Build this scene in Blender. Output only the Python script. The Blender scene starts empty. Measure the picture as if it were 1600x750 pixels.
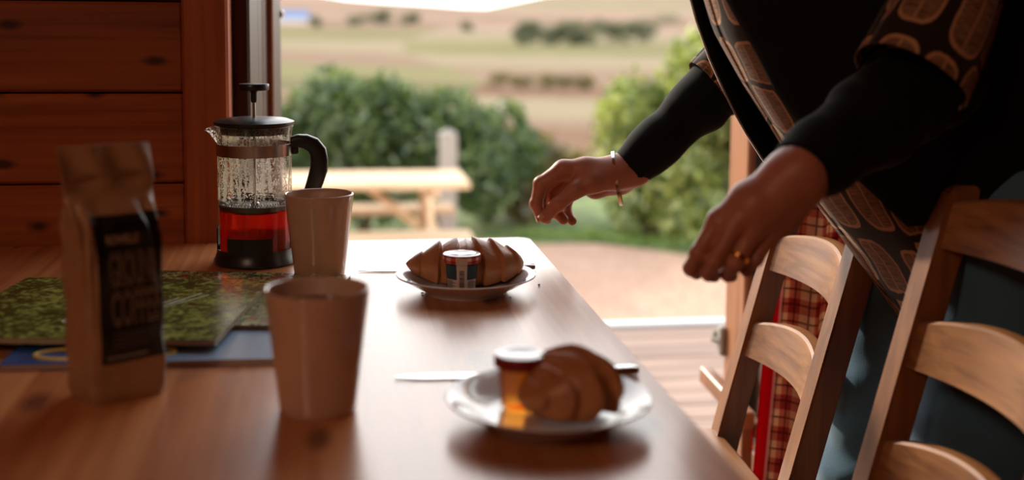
import bpy, bmesh, math, random
import numpy as np
from math import sin, cos, pi, radians, atan, atan2, sqrt
from mathutils import Vector, Matrix

random.seed(7); RNG = np.random.default_rng(7)
scene = bpy.context.scene
COL = scene.collection

# ------------------------------------------------------------------ camera
F, CX, CY = 1890.0, 800.0, 220.0
YAW, PITCH, ROLL = atan(290/F), atan(200/F), radians(0.55)
CAM = np.array([0, 0, 1.091])
FWD = np.array([sin(YAW)*cos(PITCH), cos(YAW)*cos(PITCH), -sin(PITCH)])
_r = np.array([cos(YAW), -sin(YAW), 0.0]); _u = np.cross(_r, FWD)
RIGHT = cos(ROLL)*_r + sin(ROLL)*_u; UP = -sin(ROLL)*_r + cos(ROLL)*_u
cd = bpy.data.cameras.new('camera'); cam = bpy.data.objects.new('camera', cd); COL.objects.link(cam)
cam.matrix_world = Matrix([[RIGHT[i], UP[i], -FWD[i], CAM[i]] for i in range(3)] + [[0, 0, 0, 1]])
cd.sensor_width = 36; cd.lens = F/1600*36; cd.shift_y = -(375-CY)/1600
cd.clip_start = .02; cd.clip_end = 9000
cd.dof.use_dof = True; cd.dof.focus_distance = 1.58; cd.dof.aperture_fstop = 2.5
scene.camera = cam

# ------------------------------------------------------------------ sky, sun, exposure
scene.view_settings.view_transform = 'Standard'; scene.view_settings.look = 'None'
scene.view_settings.exposure = 0.0; scene.view_settings.gamma = 1.0
scene.view_settings.use_curve_mapping = False
world = bpy.data.worlds.new('sky'); scene.world = world; world.use_nodes = True
wn, wl = world.node_tree.nodes, world.node_tree.links
bg = wn['Background']; tc = wn.new('ShaderNodeTexCoord'); sx = wn.new('ShaderNodeSeparateXYZ'); rmp = wn.new('ShaderNodeValToRGB')
wl.new(tc.outputs['Generated'], sx.inputs[0]); wl.new(sx.outputs['Z'], rmp.inputs[0]); wl.new(rmp.outputs[0], bg.inputs[0])
SKY = [(0.0, (1.0, .955, .90), .86), (.22, (1.0, .965, .92), .90), (.50, (.95, .95, .96), .82), (.9, (.68, .78, .92), .42)]   # bright hazy horizon, bluer overhead
while len(rmp.color_ramp.elements) < len(SKY): rmp.color_ramp.elements.new(.5)
for e_, (p_, c_, k_) in zip(rmp.color_ramp.elements, SKY): e_.position = p_; e_.color = (*[x*k_ for x in c_], 1)
bg.inputs['Strength'].default_value = 4.6
sd = bpy.data.lights.new('sun', 'SUN'); sun = bpy.data.objects.new('sun', sd); COL.objects.link(sun)
sd.energy = 4.0; sd.angle = radians(3); sd.color = (1, .86, .68)
SUN_AZ, SUN_EL = radians(-28), radians(24)         # towards the sun: left of the doorway axis
sun.rotation_euler = Vector((sin(SUN_AZ)*cos(SUN_EL), cos(SUN_AZ)*cos(SUN_EL), sin(SUN_EL))).to_track_quat('Z', 'Y').to_euler()
scene.cycles.use_denoising = True
scene.cycles.max_bounces = 8; scene.cycles.transparent_max_bounces = 16
scene.cycles.sample_clamp_indirect = 6
def portal(loc, rot, sx_, sy_):
    l = bpy.data.lights.new('window_portal', 'AREA'); l.shape = 'RECTANGLE'; l.size = sx_; l.size_y = sy_; l.cycles.is_portal = True
    o = bpy.data.objects.new('window_portal', l); o.location = loc; o.rotation_euler = rot; COL.objects.link(o)

# ------------------------------------------------------------------ helpers
def proj(p):
    d = np.asarray(p, float)-CAM; z = d@FWD
    return CX+F*(d@RIGHT)/z, CY-F*(d@UP)/z, z
def ray(u, v): return FWD+RIGHT*((u-CX)/F)-UP*((v-CY)/F)
def P(u, v, z): return CAM+ray(u, v)*z
def Pz(u, v, h):
    r = ray(u, v); return CAM+r*((h-CAM[2])/r[2])
def Py(u, v, y):
    r = ray(u, v); return CAM+r*(y/r[1])

def tag(o, label=None, cat=None, group=None, kind=None):
    if label: o['label'] = label
    if cat: o['category'] = cat
    if group: o['group'] = group
    if kind: o['kind'] = kind
    return o
def empty(name, loc=(0, 0, 0), rz=0, label=None, cat=None, group=None, parent=None):
    o = bpy.data.objects.new(name, None); o.empty_display_size = .05
    o.location = loc; o.rotation_euler = (0, 0, rz); COL.objects.link(o)
    if parent: o.parent = parent
    return tag(o, label, cat, group)
def link_mesh(name, me, mat=None, parent=None, smooth=False, sharp=None, loc=None, rot=None):
    if mat is not None and not me.materials: me.materials.append(mat)
    if smooth:
        me.shade_smooth()
        if sharp: me.set_sharp_from_angle(angle=radians(sharp))
    o = bpy.data.objects.new(name, me); COL.objects.link(o)
    if parent: o.parent = parent
    if loc is not None: o.location = loc
    if rot is not None: o.rotation_euler = rot
    return o
def mesh_np(name, v, f):
    v = np.asarray(v, np.float32); f = np.asarray(f, np.int32); me = bpy.data.meshes.new(name)
    n, k = f.shape
    me.vertices.add(len(v)); me.vertices.foreach_set('co', v.ravel())
    me.loops.add(n*k); me.loops.foreach_set('vertex_index', f.ravel())
    me.polygons.add(n); me.polygons.foreach_set('loop_start', np.arange(0, n*k, k, dtype=np.int32))
    try: me.polygons.foreach_set('loop_total', np.full(n, k, np.int32))
    except Exception: pass
    me.update(calc_edges=True); me.validate()
    return me
def pymesh(name, v, f):
    me = bpy.data.meshes.new(name); me.from_pydata([tuple(x) for x in v], [], f); me.update(); return me
class MB:
    """collects bevelled boxes / bars into one mesh"""
    def __init__(s): s.bm = bmesh.new()
    def box(s, c, d, bev=0, M=None, rz=0):
        t = bmesh.new(); bmesh.ops.create_cube(t, size=1)
        bmesh.ops.scale(t, vec=d, verts=t.verts)
        if bev: bmesh.ops.bevel(t, geom=t.edges[:], offset=bev, segments=1, affect='EDGES', profile=.5)
        if rz: bmesh.ops.rotate(t, cent=(0, 0, 0), matrix=Matrix.Rotation(rz, 3, 'Z'), verts=t.verts)
        if M is not None: bmesh.ops.transform(t, matrix=M, verts=t.verts)
        bmesh.ops.translate(t, vec=c, verts=t.verts)
        s.add(t); return s
    def bar(s, a, b, w, h, bev=0, upv=(0, 0, 1)):
        a, b = Vector(a), Vector(b); d = b-a; L = d.length; z = d/L
        x = Vector(upv).cross(z)
        x = x.normalized() if x.length > 1e-4 else Vector((1, 0, 0)); y = z.cross(x)
        R = Matrix((x, y, z)).transposed().to_4x4()
        return s.box((a+b)/2, (w, h, L), bev, R)
    def tube(s, pts, r, seg=8, cap=True):
        v, f = tube_vf(pts, r, seg, cap); t = bmesh.new()
        bv = [t.verts.new(p) for p in v]
        for q in f: t.faces.new([bv[i] for i in q])
        s.add(t); return s
    def add(s, t):
        me = bpy.data.meshes.new('t'); t.to_mesh(me); t.free(); s.bm.from_mesh(me); bpy.data.meshes.remove(me)
    def mesh(s, name):
        bmesh.ops.recalc_face_normals(s.bm, faces=s.bm.faces[:])
        me = bpy.data.meshes.new(name); s.bm.to_mesh(me); s.bm.free(); return me
    def build(s, name, mat, parent=None, smooth=False, sharp=35, loc=None, rot=None):
        return link_mesh(name, s.mesh(name), mat, parent, smooth, sharp, loc, rot)
def tube_vf(pts, r, seg=8, cap=True):
    pts = [Vector(p) for p in pts]; n = len(pts); rs = r if hasattr(r, '__len__') else [r]*n
    v, f = [], []; T0 = (pts[1]-pts[0]).normalized()
    nx = T0.orthogonal().normalized()
    for i, p in enumerate(pts):
        t = ((pts[min(i+1, n-1)]-pts[max(i-1, 0)])).normalized()
        nx = (nx-t*nx.dot(t)).normalized(); ny = t.cross(nx)
        for k in range(seg):
            a = 2*pi*k/seg; v.append(p+(nx*cos(a)+ny*sin(a))*rs[i])
    for i in range(n-1):
        for k in range(seg): f.append([i*seg+k, i*seg+(k+1) % seg, (i+1)*seg+(k+1) % seg, (i+1)*seg+k])
    if cap: f.append(list(range(seg))[::-1]); f.append([(n-1)*seg+k for k in range(seg)])
    return v, f
def lathe(name, prof, mat, parent=None, seg=48, sharp=40, loc=None, closed=False, caps=True):
    v, f = [], []; n = len(prof)
    for r, z in prof:
        for k in range(seg): v.append((r*cos(2*pi*k/seg), r*sin(2*pi*k/seg), z))
    for i in range(n if closed else n-1):
        j = (i+1) % n
        for k in range(seg): f.append([i*seg+k, i*seg+(k+1) % seg, j*seg+(k+1) % seg, j*seg+k])
    if not closed and caps:
        if prof[0][0] > 1e-6: f.append(list(range(seg))[::-1])
        if prof[-1][0] > 1e-6: f.append([(n-1)*seg+k for k in range(seg)])
    me = pymesh(name, v, f)
    bm = bmesh.new(); bm.from_mesh(me); bmesh.ops.remove_doubles(bm, verts=bm.verts, dist=1e-6); bmesh.ops.recalc_face_normals(bm, faces=bm.faces[:]); bm.to_mesh(me); bm.free()
    return link_mesh(name, me, mat, parent, True, sharp, loc)
def grid_faces(nr, nc, wrap=False):
    i, j = np.meshgrid(np.arange(nr-1), np.arange(nc if wrap else nc-1), indexing='ij'); i, j = i.ravel(), j.ravel(); j2 = (j+1) % nc
    return np.stack([i*nc+j, i*nc+j2, (i+1)*nc+j2, (i+1)*nc+j], 1)
def set_uv(me, uv):
    l = me.uv_layers.new(name='UVMap'); vi = np.zeros(len(me.loops), np.int32); me.loops.foreach_get('vertex_index', vi)
    l.data.foreach_set('uv', np.asarray(uv, np.float32)[vi].ravel())
def solidify(o, t, off=-1):
    m = o.modifiers.new('thickness', 'SOLIDIFY'); m.thickness = t; m.offset = off; return o
def text_mesh(body, size=1.0, sx_=1.0, align='LEFT', outline=0.0):
    cu = bpy.data.curves.new('t', 'FONT'); cu.body = body; cu.size = size; cu.align_x = align; cu.resolution_u = 3
    if outline: cu.fill_mode = 'NONE'; cu.bevel_depth = outline; cu.bevel_resolution = 0
    o = bpy.data.objects.new('t', cu); COL.objects.link(o)
    dg = bpy.context.evaluated_depsgraph_get(); me = bpy.data.meshes.new_from_object(o.evaluated_get(dg))
    bpy.data.objects.remove(o); bpy.data.curves.remove(cu); me.materials.clear()
    for v in me.vertices: v.co.x *= sx_
    return me

# ---- signed distance bodies turned into one continuous surface (surface nets)
def cap_d(p, a, b, ra, rb):
    ab = b-a; t = np.clip(((p-a)@ab)/max(ab@ab, 1e-12), 0, 1)
    return np.linalg.norm(p-a-t[..., None]*ab, axis=-1)-(ra+(rb-ra)*t)
def ell_d(p, c, r, R=None):
    q = p-c
    if R is not None: q = q@R
    q = q/np.asarray(r); k = np.linalg.norm(q, axis=-1); return (k-1)*min(r)
def smin(a, b, k):
    h = np.clip(.5+.5*(b-a)/k, 0, 1); return b+(a-b)*h-k*h*(1-h)
def chain_d(p, pts, rs, k):
    d = None
    for i in range(len(pts)-1):
        e = cap_d(p, pts[i], pts[i+1], rs[i], rs[i+1]); d = e if d is None else smin(d, e, k)
    return d
def nets(fn, lo, hi, h):
    lo, hi = np.asarray(lo, float), np.asarray(hi, float); n = np.ceil((hi-lo)/h).astype(int)+1
    g = np.stack(np.meshgrid(*[lo[i]+h*np.arange(n[i]) for i in range(3)], indexing='ij'), -1)
    # coarse pass first, then only the band round the surface at full resolution
    st = 4; ci = [np.arange(0, n[i]+st, st) for i in range(3)]
    cg = np.stack(np.meshgrid(*[lo[i]+h*ci[i] for i in range(3)], indexing='ij'), -1); cv = fn(cg)
    near = np.abs(cv) < h*st*2.2
    rep = lambda a: np.repeat(np.repeat(np.repeat(a, st, 0), st, 1), st, 2)[st//2:st//2+n[0], st//2:st//2+n[1], st//2:st//2+n[2]]
    val = rep(cv); msk = rep(near); val[msk] = fn(g[msk]); s = val < 0
    sl = lambda a, d: a[d[0]:a.shape[0]-1+d[0], d[1]:a.shape[1]-1+d[1], d[2]:a.shape[2]-1+d[2]]
    cor = [(i, j, k) for i in (0, 1) for j in (0, 1) for k in (0, 1)]
    c = sum(sl(s, d).astype(int) for d in cor); act = (c > 0) & (c < 8)
    idx = np.full(act.shape, -1); ii = np.argwhere(act); idx[act] = np.arange(len(ii))
    acc = np.zeros((len(ii), 3)); cnt = np.zeros(len(ii))
    for a in cor:
        for ax in range(3):
            if a[ax]: continue
            b = list(a); b[ax] = 1
            va = sl(val, a)[act]; vb = sl(val, b)[act]; m = (va < 0) != (vb < 0)
            t = np.where(m, va/np.where(m, va-vb, 1), 0); q = np.tile(np.array(a, float), (len(ii), 1)); q[:, ax] += t
            acc[m] += q[m]; cnt[m] += 1
    V = lo+h*(ii+acc/cnt[:, None]); Fs = []
    for ax in range(3):
        b, cc = (ax+1) % 3, (ax+2) % 3
        s0 = [slice(None)]*3; s1 = [slice(None)]*3; s0[ax] = slice(0, -1); s1[ax] = slice(1, None)
        d = s[tuple(s0)] != s[tuple(s1)]; e = np.argwhere(d); sg = s[tuple(s0)][d]
        ok = (e[:, b] > 0) & (e[:, cc] > 0) & (e[:, b] < n[b]-1) & (e[:, cc] < n[cc]-1); e, sg = e[ok], sg[ok]
        def cell(db, dc):
            q = e.copy(); q[:, b] += db; q[:, cc] += dc; return idx[q[:, 0], q[:, 1], q[:, 2]]
        q = np.stack([cell(-1, -1), cell(0, -1), cell(0, 0), cell(-1, 0)], 1); q[~sg] = q[~sg][:, ::-1]; Fs.append(q)
    return V, np.concatenate(Fs)

# ------------------------------------------------------------------ materials
class Nodes:
    def __init__(s, name):
        s.m = bpy.data.materials.new(name); s.m.use_nodes = True; s.t = s.m.node_tree; s.t.nodes.clear()
        s.out = s.t.nodes.new('ShaderNodeOutputMaterial')
    def n(s, typ, ins=None, **kw):
        o = s.t.nodes.new('ShaderNode'+typ)
        for k, v in kw.items(): setattr(o, k, v)
        for k, v in (ins or {}).items(): s.put(o.inputs[k], v)
        return o
    def put(s, sock, v):
        if isinstance(v, bpy.types.NodeSocket): s.t.links.new(v, sock)
        elif isinstance(v, bpy.types.Node): s.t.links.new(v.outputs[0], sock)
        else: sock.default_value = v
    def math(s, op, a, b=0, c=None, clamp=False):
        o = s.n('Math', {0: a, 1: b}, operation=op, use_clamp=clamp)
        if c is not None: s.put(o.inputs[2], c)
        return o.outputs[0]
    def mix(s, f, a, b, typ='MIX'):
        o = s.n('Mix', data_type='RGBA', blend_type=typ); s.put(o.inputs[0], f); s.put(o.inputs[6], a); s.put(o.inputs[7], b); return o.outputs[2]
    def ramp(s, f, stops):
        o = s.n('ValToRGB', {0: f}); e = o.color_ramp.elements
        while len(e) < len(stops): e.new(.5)
        for q, (p_, c_) in zip(e, stops): q.position = p_; q.color = c_ if len(c_) == 4 else (*c_, 1)
        return o.outputs[0]
    def coords(s, kind='Object', scale=(1, 1, 1), rand=0, rot=(0, 0, 0), loc=(0, 0, 0)):
        c = s.n('TexCoord').outputs[kind]
        if rand:
            r = s.n('ObjectInfo').outputs['Random']; k = s.n('CombineXYZ', {0: s.math('MULTIPLY', r, rand), 1: s.math('MULTIPLY', r, rand*1.7), 2: s.math('MULTIPLY', r, rand*.6)})
            c = s.n('VectorMath', {0: c, 1: k.outputs[0]}, operation='ADD').outputs[0]
        return s.n('Mapping', {0: c, 1: loc, 2: rot, 3: scale}).outputs[0]
    def noise(s, vec, scale=5, detail=3, rough=.5, dist=0, out='Fac'):
        return s.n('TexNoise', {'Vector': vec, 'Scale': scale, 'Detail': detail, 'Roughness': rough, 'Distortion': dist}).outputs[out]
    def bump(s, h, strength=.2, dist=.002):
        return s.n('Bump', {'Height': h, 'Strength': strength, 'Distance': dist}).outputs[0]
    def bsdf(s, **kw):
        b = s.n('BsdfPrincipled')
        for k, v in kw.items(): s.put(b.inputs[k.replace('_', ' ')], v)
        return b.outputs[0]
    def done(s, sh): s.t.links.new(sh, s.out.inputs[0]); return s.m
def C(r, g, b):
    f = lambda c: (c/255/12.92 if c/255 <= .04045 else ((c/255+.055)/1.055)**2.4)
    return (f(r), f(g), f(b), 1)
def plain(name, col, rough=.5, metal=0, var=.08, vscale=30, bump=0, **kw):
    N = Nodes(name); co = N.coords(); nz = N.noise(co, vscale, 3)
    c = N.mix(N.math('MULTIPLY', nz, 1, clamp=True), [x*(1-var) for x in col[:3]]+[1], [min(1, x*(1+var)) for x in col[:3]]+[1])
    a = dict(Base_Color=c, Roughness=rough, Metallic=metal); a.update(kw)
    if bump: a['Normal'] = N.bump(nz, bump)
    return N.done(N.bsdf(**a))
def wood(name, dark, light, axis='x', grain=1.0, rough=.45, spec=.5, knots=0.0, bump=.15, var=.25, rand=7.0, knot_col=None, coat=0):
    N = Nodes(name); i = 'xyz'.index(axis)
    sc = [26*grain]*3; sc[i] = 1.6*grain
    co = N.coords(scale=sc, rand=rand)
    base = N.noise(co, 1.0, 4, .6, .6)
    sc2 = [60*grain]*3; sc2[i] = 1.1*grain
    fine = N.noise(N.coords(scale=sc2, rand=rand), 1.6, 2, .5, .3)
    f = N.math('ADD', N.math('MULTIPLY', base, .65), N.math('MULTIPLY', fine, .35))
    col = N.ramp(f, [(.34, dark), (.62, light)])
    r = N.n('ObjectInfo').outputs['Random']
    col = N.mix(1, col, N.ramp(r, [(0, (1-var,)*3), (1, (1, 1, 1))]), 'MULTIPLY')
    if knots:
        ks = N.n('SeparateXYZ', {0: N.coords(scale=(1, 1, 1), rand=rand)}).outputs; ac = {'x': 'Z', 'y': 'X', 'z': 'X'}[axis]
        kv = N.n('CombineXYZ', {0: N.math('MULTIPLY', ks[axis.upper()], 3.0), 1: N.math('MULTIPLY', ks[ac], 7.0)})
        vo = N.n('TexVoronoi', {'Vector': kv.outputs[0], 'Scale': knots}, feature='F1', voronoi_dimensions='2D')
        d = N.math('ADD', vo.outputs['Distance'], N.math('MULTIPLY', N.math('SUBTRACT', fine, .5), .08))
        k = N.ramp(d, [(.03, (1, 1, 1)), (.10, (0, 0, 0))])
        col = N.mix(N.math('MULTIPLY', k, .85), col, knot_col or [x*.25 for x in dark[:3]]+[1])
    return N.done(N.bsdf(Base_Color=col, Roughness=rough, Specular_IOR_Level=spec, Coat_Weight=coat, Coat_Roughness=.22, Normal=N.bump(f, bump, .001)))

M = {}
M['wall_wood'] = wood('varnished_wall_pine', C(132, 60, 26), C(186, 98, 46), 'x', .8, .55, .3, knots=1.5, var=.22, knot_col=C(38, 16, 8))
M['post_wood'] = wood('varnished_post_pine', C(136, 60, 26), C(186, 94, 42), 'z', .9, .5, .35, knots=.35, var=.1, knot_col=C(40, 18, 8))
M['door_wood'] = wood('shaded_door_wood', C(44, 24, 14), C(84, 48, 28), 'z', .8, .45, .4, var=.1)  # darker copy of the door wood, shade put into the colour
M['door_wood_lit'] = wood('lit_door_wood', C(120, 72, 42), C(172, 112, 70), 'z', .8, .45, .4, var=.1)  # same door wood brightened, light put into the colour
M['table_wood'] = wood('oiled_table_pine', C(176, 104, 58), C(218, 150, 96), 'y', .8, .27, 1.0, knots=.9, coat=.05, var=.16, bump=.06, knot_col=C(92, 48, 30))
M['chair_wood'] = wood('beech_chair_wood', C(118, 68, 36), C(158, 102, 58), 'z', 1.0, .4, .5, var=.06, bump=.1)
M['slat_wood'] = wood('beech_slat_wood', C(118, 70, 38), C(184, 128, 80), 'y', 1.3, .4, .5, var=.06, bump=.25)
M['deck_wood'] = wood('weathered_deck_board', C(120, 92, 78), C(176, 146, 128), 'x', .8, .6, .3, var=.3)
M['picnic_wood'] = wood('pale_picnic_pine', C(176, 138, 100), C(226, 198, 164), 'x', .7, .6, .3, var=.12)
M['post_grey'] = plain('grey_weathered_post', C(150, 142, 132), .8, var=.2)
M['floor_wood'] = wood('brown_floor_board', C(84, 50, 30), C(126, 80, 50), 'y', .8, .45, .4, var=.2)
M['ceil_wood'] = wood('ceiling_pine', C(150, 84, 44), C(196, 126, 76), 'x', .8, .5, .4, var=.15)
M['edge_trim'] = plain('pale_metal_edge_strip', C(205, 205, 202), .4, .2, .05)
# ------------------------------------------------------------------ the room
ROOM = dict(x0=-2.2, x1=2.4, y0=-2.6, y1=1.83, h=2.4)
FILL_STRENGTH = 19.0
M['black_rubber'] = plain('black_rubber', (.012, .012, .012, 1), .6)
def struct(o): return tag(o, kind='structure')
m = MB(); m.box((.1, -.4, -.06), (4.7, 4.6, .1)); fl = struct(m.build('floor', M['floor_wood']))
me = MB().box((0, 0, 0), (.145, 4.4, .012), .002).mesh('floor_board')
for k in range(31): link_mesh('floor_board', me, M['floor_wood'], fl, loc=(-2.1+.15*k, -.39, -.006))
m = MB(); m.box((.1, -.4, 2.45), (4.7, 4.6, .1)); struct(m.build('ceiling', M['ceil_wood']))
m = MB(); m.box((-2.25, -.4, 1.2), (.1, 4.6, 2.4)); struct(m.build('wall_left', M['wall_wood']))
m = MB(); m.box((2.45, -.4, 1.2), (.1, 4.6, 2.4)); struct(m.build('wall_right', M['wall_wood']))
# rear wall with its window openings (behind the photographer)
m = MB(); m.box((.1, -2.65, 1.2), (4.7, .1, 2.4)); struct(m.build('wall_back', M['wall_wood']))
N = Nodes('warm_fill_glow'); M['fill_glow'] = N.done(N.n('Emission', {'Color': (1, .70, .47, 1), 'Strength': FILL_STRENGTH}).outputs[0])
def fill_globe(loc, label):  # added lamp out of view, brightens and warms the room
    o = empty('fill_lamp', loc, 0, label, 'lamp')
    lathe('globe', [(0, -.17)]+[(.17*sin(a), -.17*cos(a)) for a in np.linspace(.1, 2.9, 16)]+[(.04, .166), (0, .166)], M['fill_glow'], o, 32)
    m = MB(); m.tube([(0, 0, .165), (0, 0, 2.39-loc[2])], .004, 8); m.build('cord', M['black_rubber'], o); lathe('cap', [(0, .16), (.05, .16), (.045, .20), (0, .21)], M['black_rubber'], o, 24)
fill_globe((-1.05, -.55, 1.95), 'added warm fill lamp, out of view left of the camera')
# front wall: backing + horizontal boards left and right of the doorway
DX0, DX1, DTOP = -.142, .84, 2.05
wall = struct(empty('wall_front', (0, 1.85, 0)))
m = MB(); m.box(((DX0-2.2)/2, .04, 1.2), (DX0+2.2, .05, 2.4)); m.box(((DX1+2.4)/2, .04, 1.2), (2.4-DX1, .05, 2.4))
m.box(((DX0+DX1)/2, .04, (DTOP+2.4)/2), (DX1-DX0, .05, 2.4-DTOP)); m.build('backing', M['door_wood'], wall)
PITCH_B = .134
for side, (xa, xb) in enumerate(((-2.2, -.2085), (.908, 2.4))):
    me = MB().box((0, 0, 0), (xb-xa, .034, PITCH_B-.003), .004).mesh('wall_board')
    k = 0
    while True:
        z = .835-6*PITCH_B+PITCH_B*(k+.5)
        if z > 2.38: break
        link_mesh('wall_board', me, M['wall_wood'], wall, loc=((xa+xb)/2, -.003, z)); k += 1
    m = MB(); m.box(((xa+xb)/2, -.003, .015), (xb-xa, .034, .03), .003)
me = MB().box((0, 0, 0), (DX1-DX0+.13, .034, PITCH_B-.003), .004).mesh('wall_board')
for k in range(2): link_mesh('wall_board', me, M['wall_wood'], wall, loc=((DX0+DX1)/2, -.003, 2.165+.134*k))
t1 = struct(MB().box((-.1748, 1.836, 1.03), (.0655, .062, 2.06), .004).build('trim_1', M['post_wood']))
t2 = struct(MB().box((.873, 1.836, 1.03), (.066, .062, 2.06), .004).build('trim_2', M['post_wood']))
struct(MB().box((.35, 1.836, 2.085), (1.12, .062, .05), .004).build('trim_3', M['post_wood']))
struct(MB().box((.35, 1.88, .0), (.98, .10, .03), .004).build('trim_4', M['door_wood_lit']))
portal((.35, 1.84, 1.03), (radians(90), 0, pi), .98, 2.04)

# glazed door leaves, both standing open on to the deck
def glass_mat(name, tint=(1, 1, 1, 1), gloss=.06):
    N = Nodes(name); fr = N.n('LayerWeight', {'Blend': .25}).outputs['Fresnel']
    t = N.n('BsdfTransparent', {'Color': tint}); g = N.n('BsdfGlossy', {'Roughness': .02})
    mx = N.n('MixShader', {0: N.math('ADD', N.math('MULTIPLY', fr, .5), gloss*.5), 1: t.outputs[0], 2: g.outputs[0]}); return N.done(mx.outputs[0])
M['pane'] = glass_mat('door_glass', (.93, .96, .94, 1))
def leaf(name, hinge, ang, L, mat, solid, mirror):
    o = struct(empty(name, (*hinge, 0), ang)); H, z0, st = 2.0, .03, .125
    m = MB(); m.box((L-st/2, 0, z0+H/2), (st, .042, H), .004); m.build('lock_stile', mat, o)
    m = MB(); m.box((.05, 0, z0+H/2), (.10, .042, H), .004); m.build('hinge_stile', mat, o)
    w = L-st-.10
    m = MB(); m.box((.10+w/2, 0, z0+.12), (w, .040, .24), .004); m.build('bottom_rail', mat, o)
    m = MB(); m.box((.10+w/2, 0, z0+H-.06), (w, .040, .12), .004); m.build('top_rail', mat, o)
    if solid:
        n = 3
        for k in range(n):
            m = MB(); m.box((.10+w*(k+.5)/n, 0, z0+1.05), (w/n-.003, .022, 1.64), .004); m.build('door_panel', mat, o)
        m = MB(); m.box((L-st-.004, -.016*mirror, z0+1.05), (.008, .012, 1.64), .002); m.build('moulding', M['door_wood_lit'], o)  # pale strip: the lit edge line is put into its colour
    else:
        m = MB(); m.box((.10+w/2, 0, z0+1.05), (w, .006, 1.66)); m.build('pane', M['pane'], o)
        m = MB()
        for z in (z0+.243, z0+1.877): m.box((.10+w/2, 0, z), (w, .012, .006))
        for x in (.103, L-st-.003): m.box((x, 0, z0+1.05), (.006, .014, 1.64))
        m.build('glazing_gasket', M['black_rubber'], o)
    return o
M['steel'] = plain('brushed_steel', (.62, .60, .57, 1), .28, 1, .1)
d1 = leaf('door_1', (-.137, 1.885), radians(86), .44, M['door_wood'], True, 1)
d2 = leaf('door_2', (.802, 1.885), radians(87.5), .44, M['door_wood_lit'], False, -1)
for o, s in ((d1, -1), (d2, 1)):
    m = MB(); m.box((.38, s*.026, 1.30), (.03, .012, .16), .004); m.tube([(.38, s*.03, 1.33), (.38, s*.06, 1.33), (.30, s*.064, 1.325)], .008, 10); m.build('door_handle', M['steel'], o, True)
m = MB(); m.box((.437, -.022, 1.085), (.012, .012, .014), .003); m.build('latch_pin', M['steel'], d1)
m = MB(); m.tube([(.43, .03, .43), (.445, .04, .43), (.455, .035, .44)], .008, 8); m.box((.435, .025, .43), (.03, .02, .06), .004); m.build('door_hook', M['post_grey'], d2, True)

# ------------------------------------------------------------------ deck and yard
deck = struct(empty('deck', (.8, 1.93, -.02)))
me = MB().box((0, 0, -.014), (5.0, .114, .028), .003).mesh('deck_board')
for k in range(18): link_mesh('deck_board', me, M['deck_wood'], deck, loc=(0, .06+.12*k, 0))
MB().box((0, 2.19, -.03), (5.0, .05, .09), .006).build('edge_strip', M['edge_trim'], deck)
MB().box((0, 1.06, -.12), (4.9, 2.1, .16)).build('joist_frame', M['deck_wood'], deck)
MB().box((0, 2.14, -.42), (4.9, .04, .70)).build('skirt', M['deck_wood'], deck)
G = -.81
N = Nodes('pale_gravel'); co = N.coords()
vo = N.n('TexVoronoi', {'Vector': co, 'Scale': 34.0}, feature='F1'); nz = N.noise(co, 3, 4)
col = N.mix(vo.outputs['Color'], C(174, 136, 116), C(212, 178, 156)); col = N.mix(N.math('MULTIPLY', nz, .5), col, C(164, 128, 106))
M['gravel'] = N.done(N.bsdf(Base_Color=col, Roughness=.9, Specular_IOR_Level=.1, Normal=N.bump(vo.outputs['Distance'], .6, .02)))
N = Nodes('grass_soil'); co = N.coords(); M['soil'] = N.done(N.bsdf(Base_Color=N.ramp(N.noise(co, 4, 4), [(.35, C(70, 88, 44)), (.65, C(112, 128, 66))]), Roughness=.95))
def poly_plane(name, pts, z, mat):
    me = pymesh(name, [(x, y, z) for x, y in pts], [list(range(len(pts)))]); return link_mesh(name, me, mat)
struct(poly_plane('gravel_yard', [(-9, 4), (9, 4), (9, 8.0), (4.2, 8.5), (2.9, 9.1), (2.2, 9.7), (-9, 10.0)], G, M['gravel']))
rows, colsn = 40, 60
# ------------------------------------------------------------------ foliage
def leaf_mat(name, a, b, trans=.45):
    N = Nodes(name); co = N.coords(); f = N.n('Attribute', attribute_name='tone').outputs['Fac']
    c = N.ramp(f, [(0, a), (1, b)])
    d = N.n('BsdfDiffuse', {'Color': c}); t = N.n('BsdfTranslucent', {'Color': N.mix(1, c, (1.0, 1.0, .55, 1), 'MULTIPLY')}); g = N.n('BsdfGlossy', {'Roughness': .45, 'Color': (1, 1, 1, 1)})
    x = N.n('MixShader', {0: trans, 1: d.outputs[0], 2: t.outputs[0]}); y = N.n('MixShader', {0: .05, 1: x.outputs[0], 2: g.outputs[0]})
    return N.done(y.outputs[0])
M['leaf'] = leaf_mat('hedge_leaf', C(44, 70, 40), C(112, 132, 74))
M['leaf_sunlit'] = leaf_mat('sunny_hedge_leaf', C(74, 98, 44), C(176, 182, 98))  # brighter copy of the hedge leaf, sunlight put into the colour
M['leaf_dry'] = leaf_mat('dry_bush_leaf', C(84, 84, 50), C(146, 128, 86))
M['leaf_far'] = leaf_mat('far_tree_leaf', C(80, 88, 62), C(112, 116, 84), .3)
M['grass'] = leaf_mat('grass_blade', C(84, 118, 50), C(150, 170, 86), .4)
M['bark'] = plain('shrub_bark', C(92, 72, 54), .85, var=.3)
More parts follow.
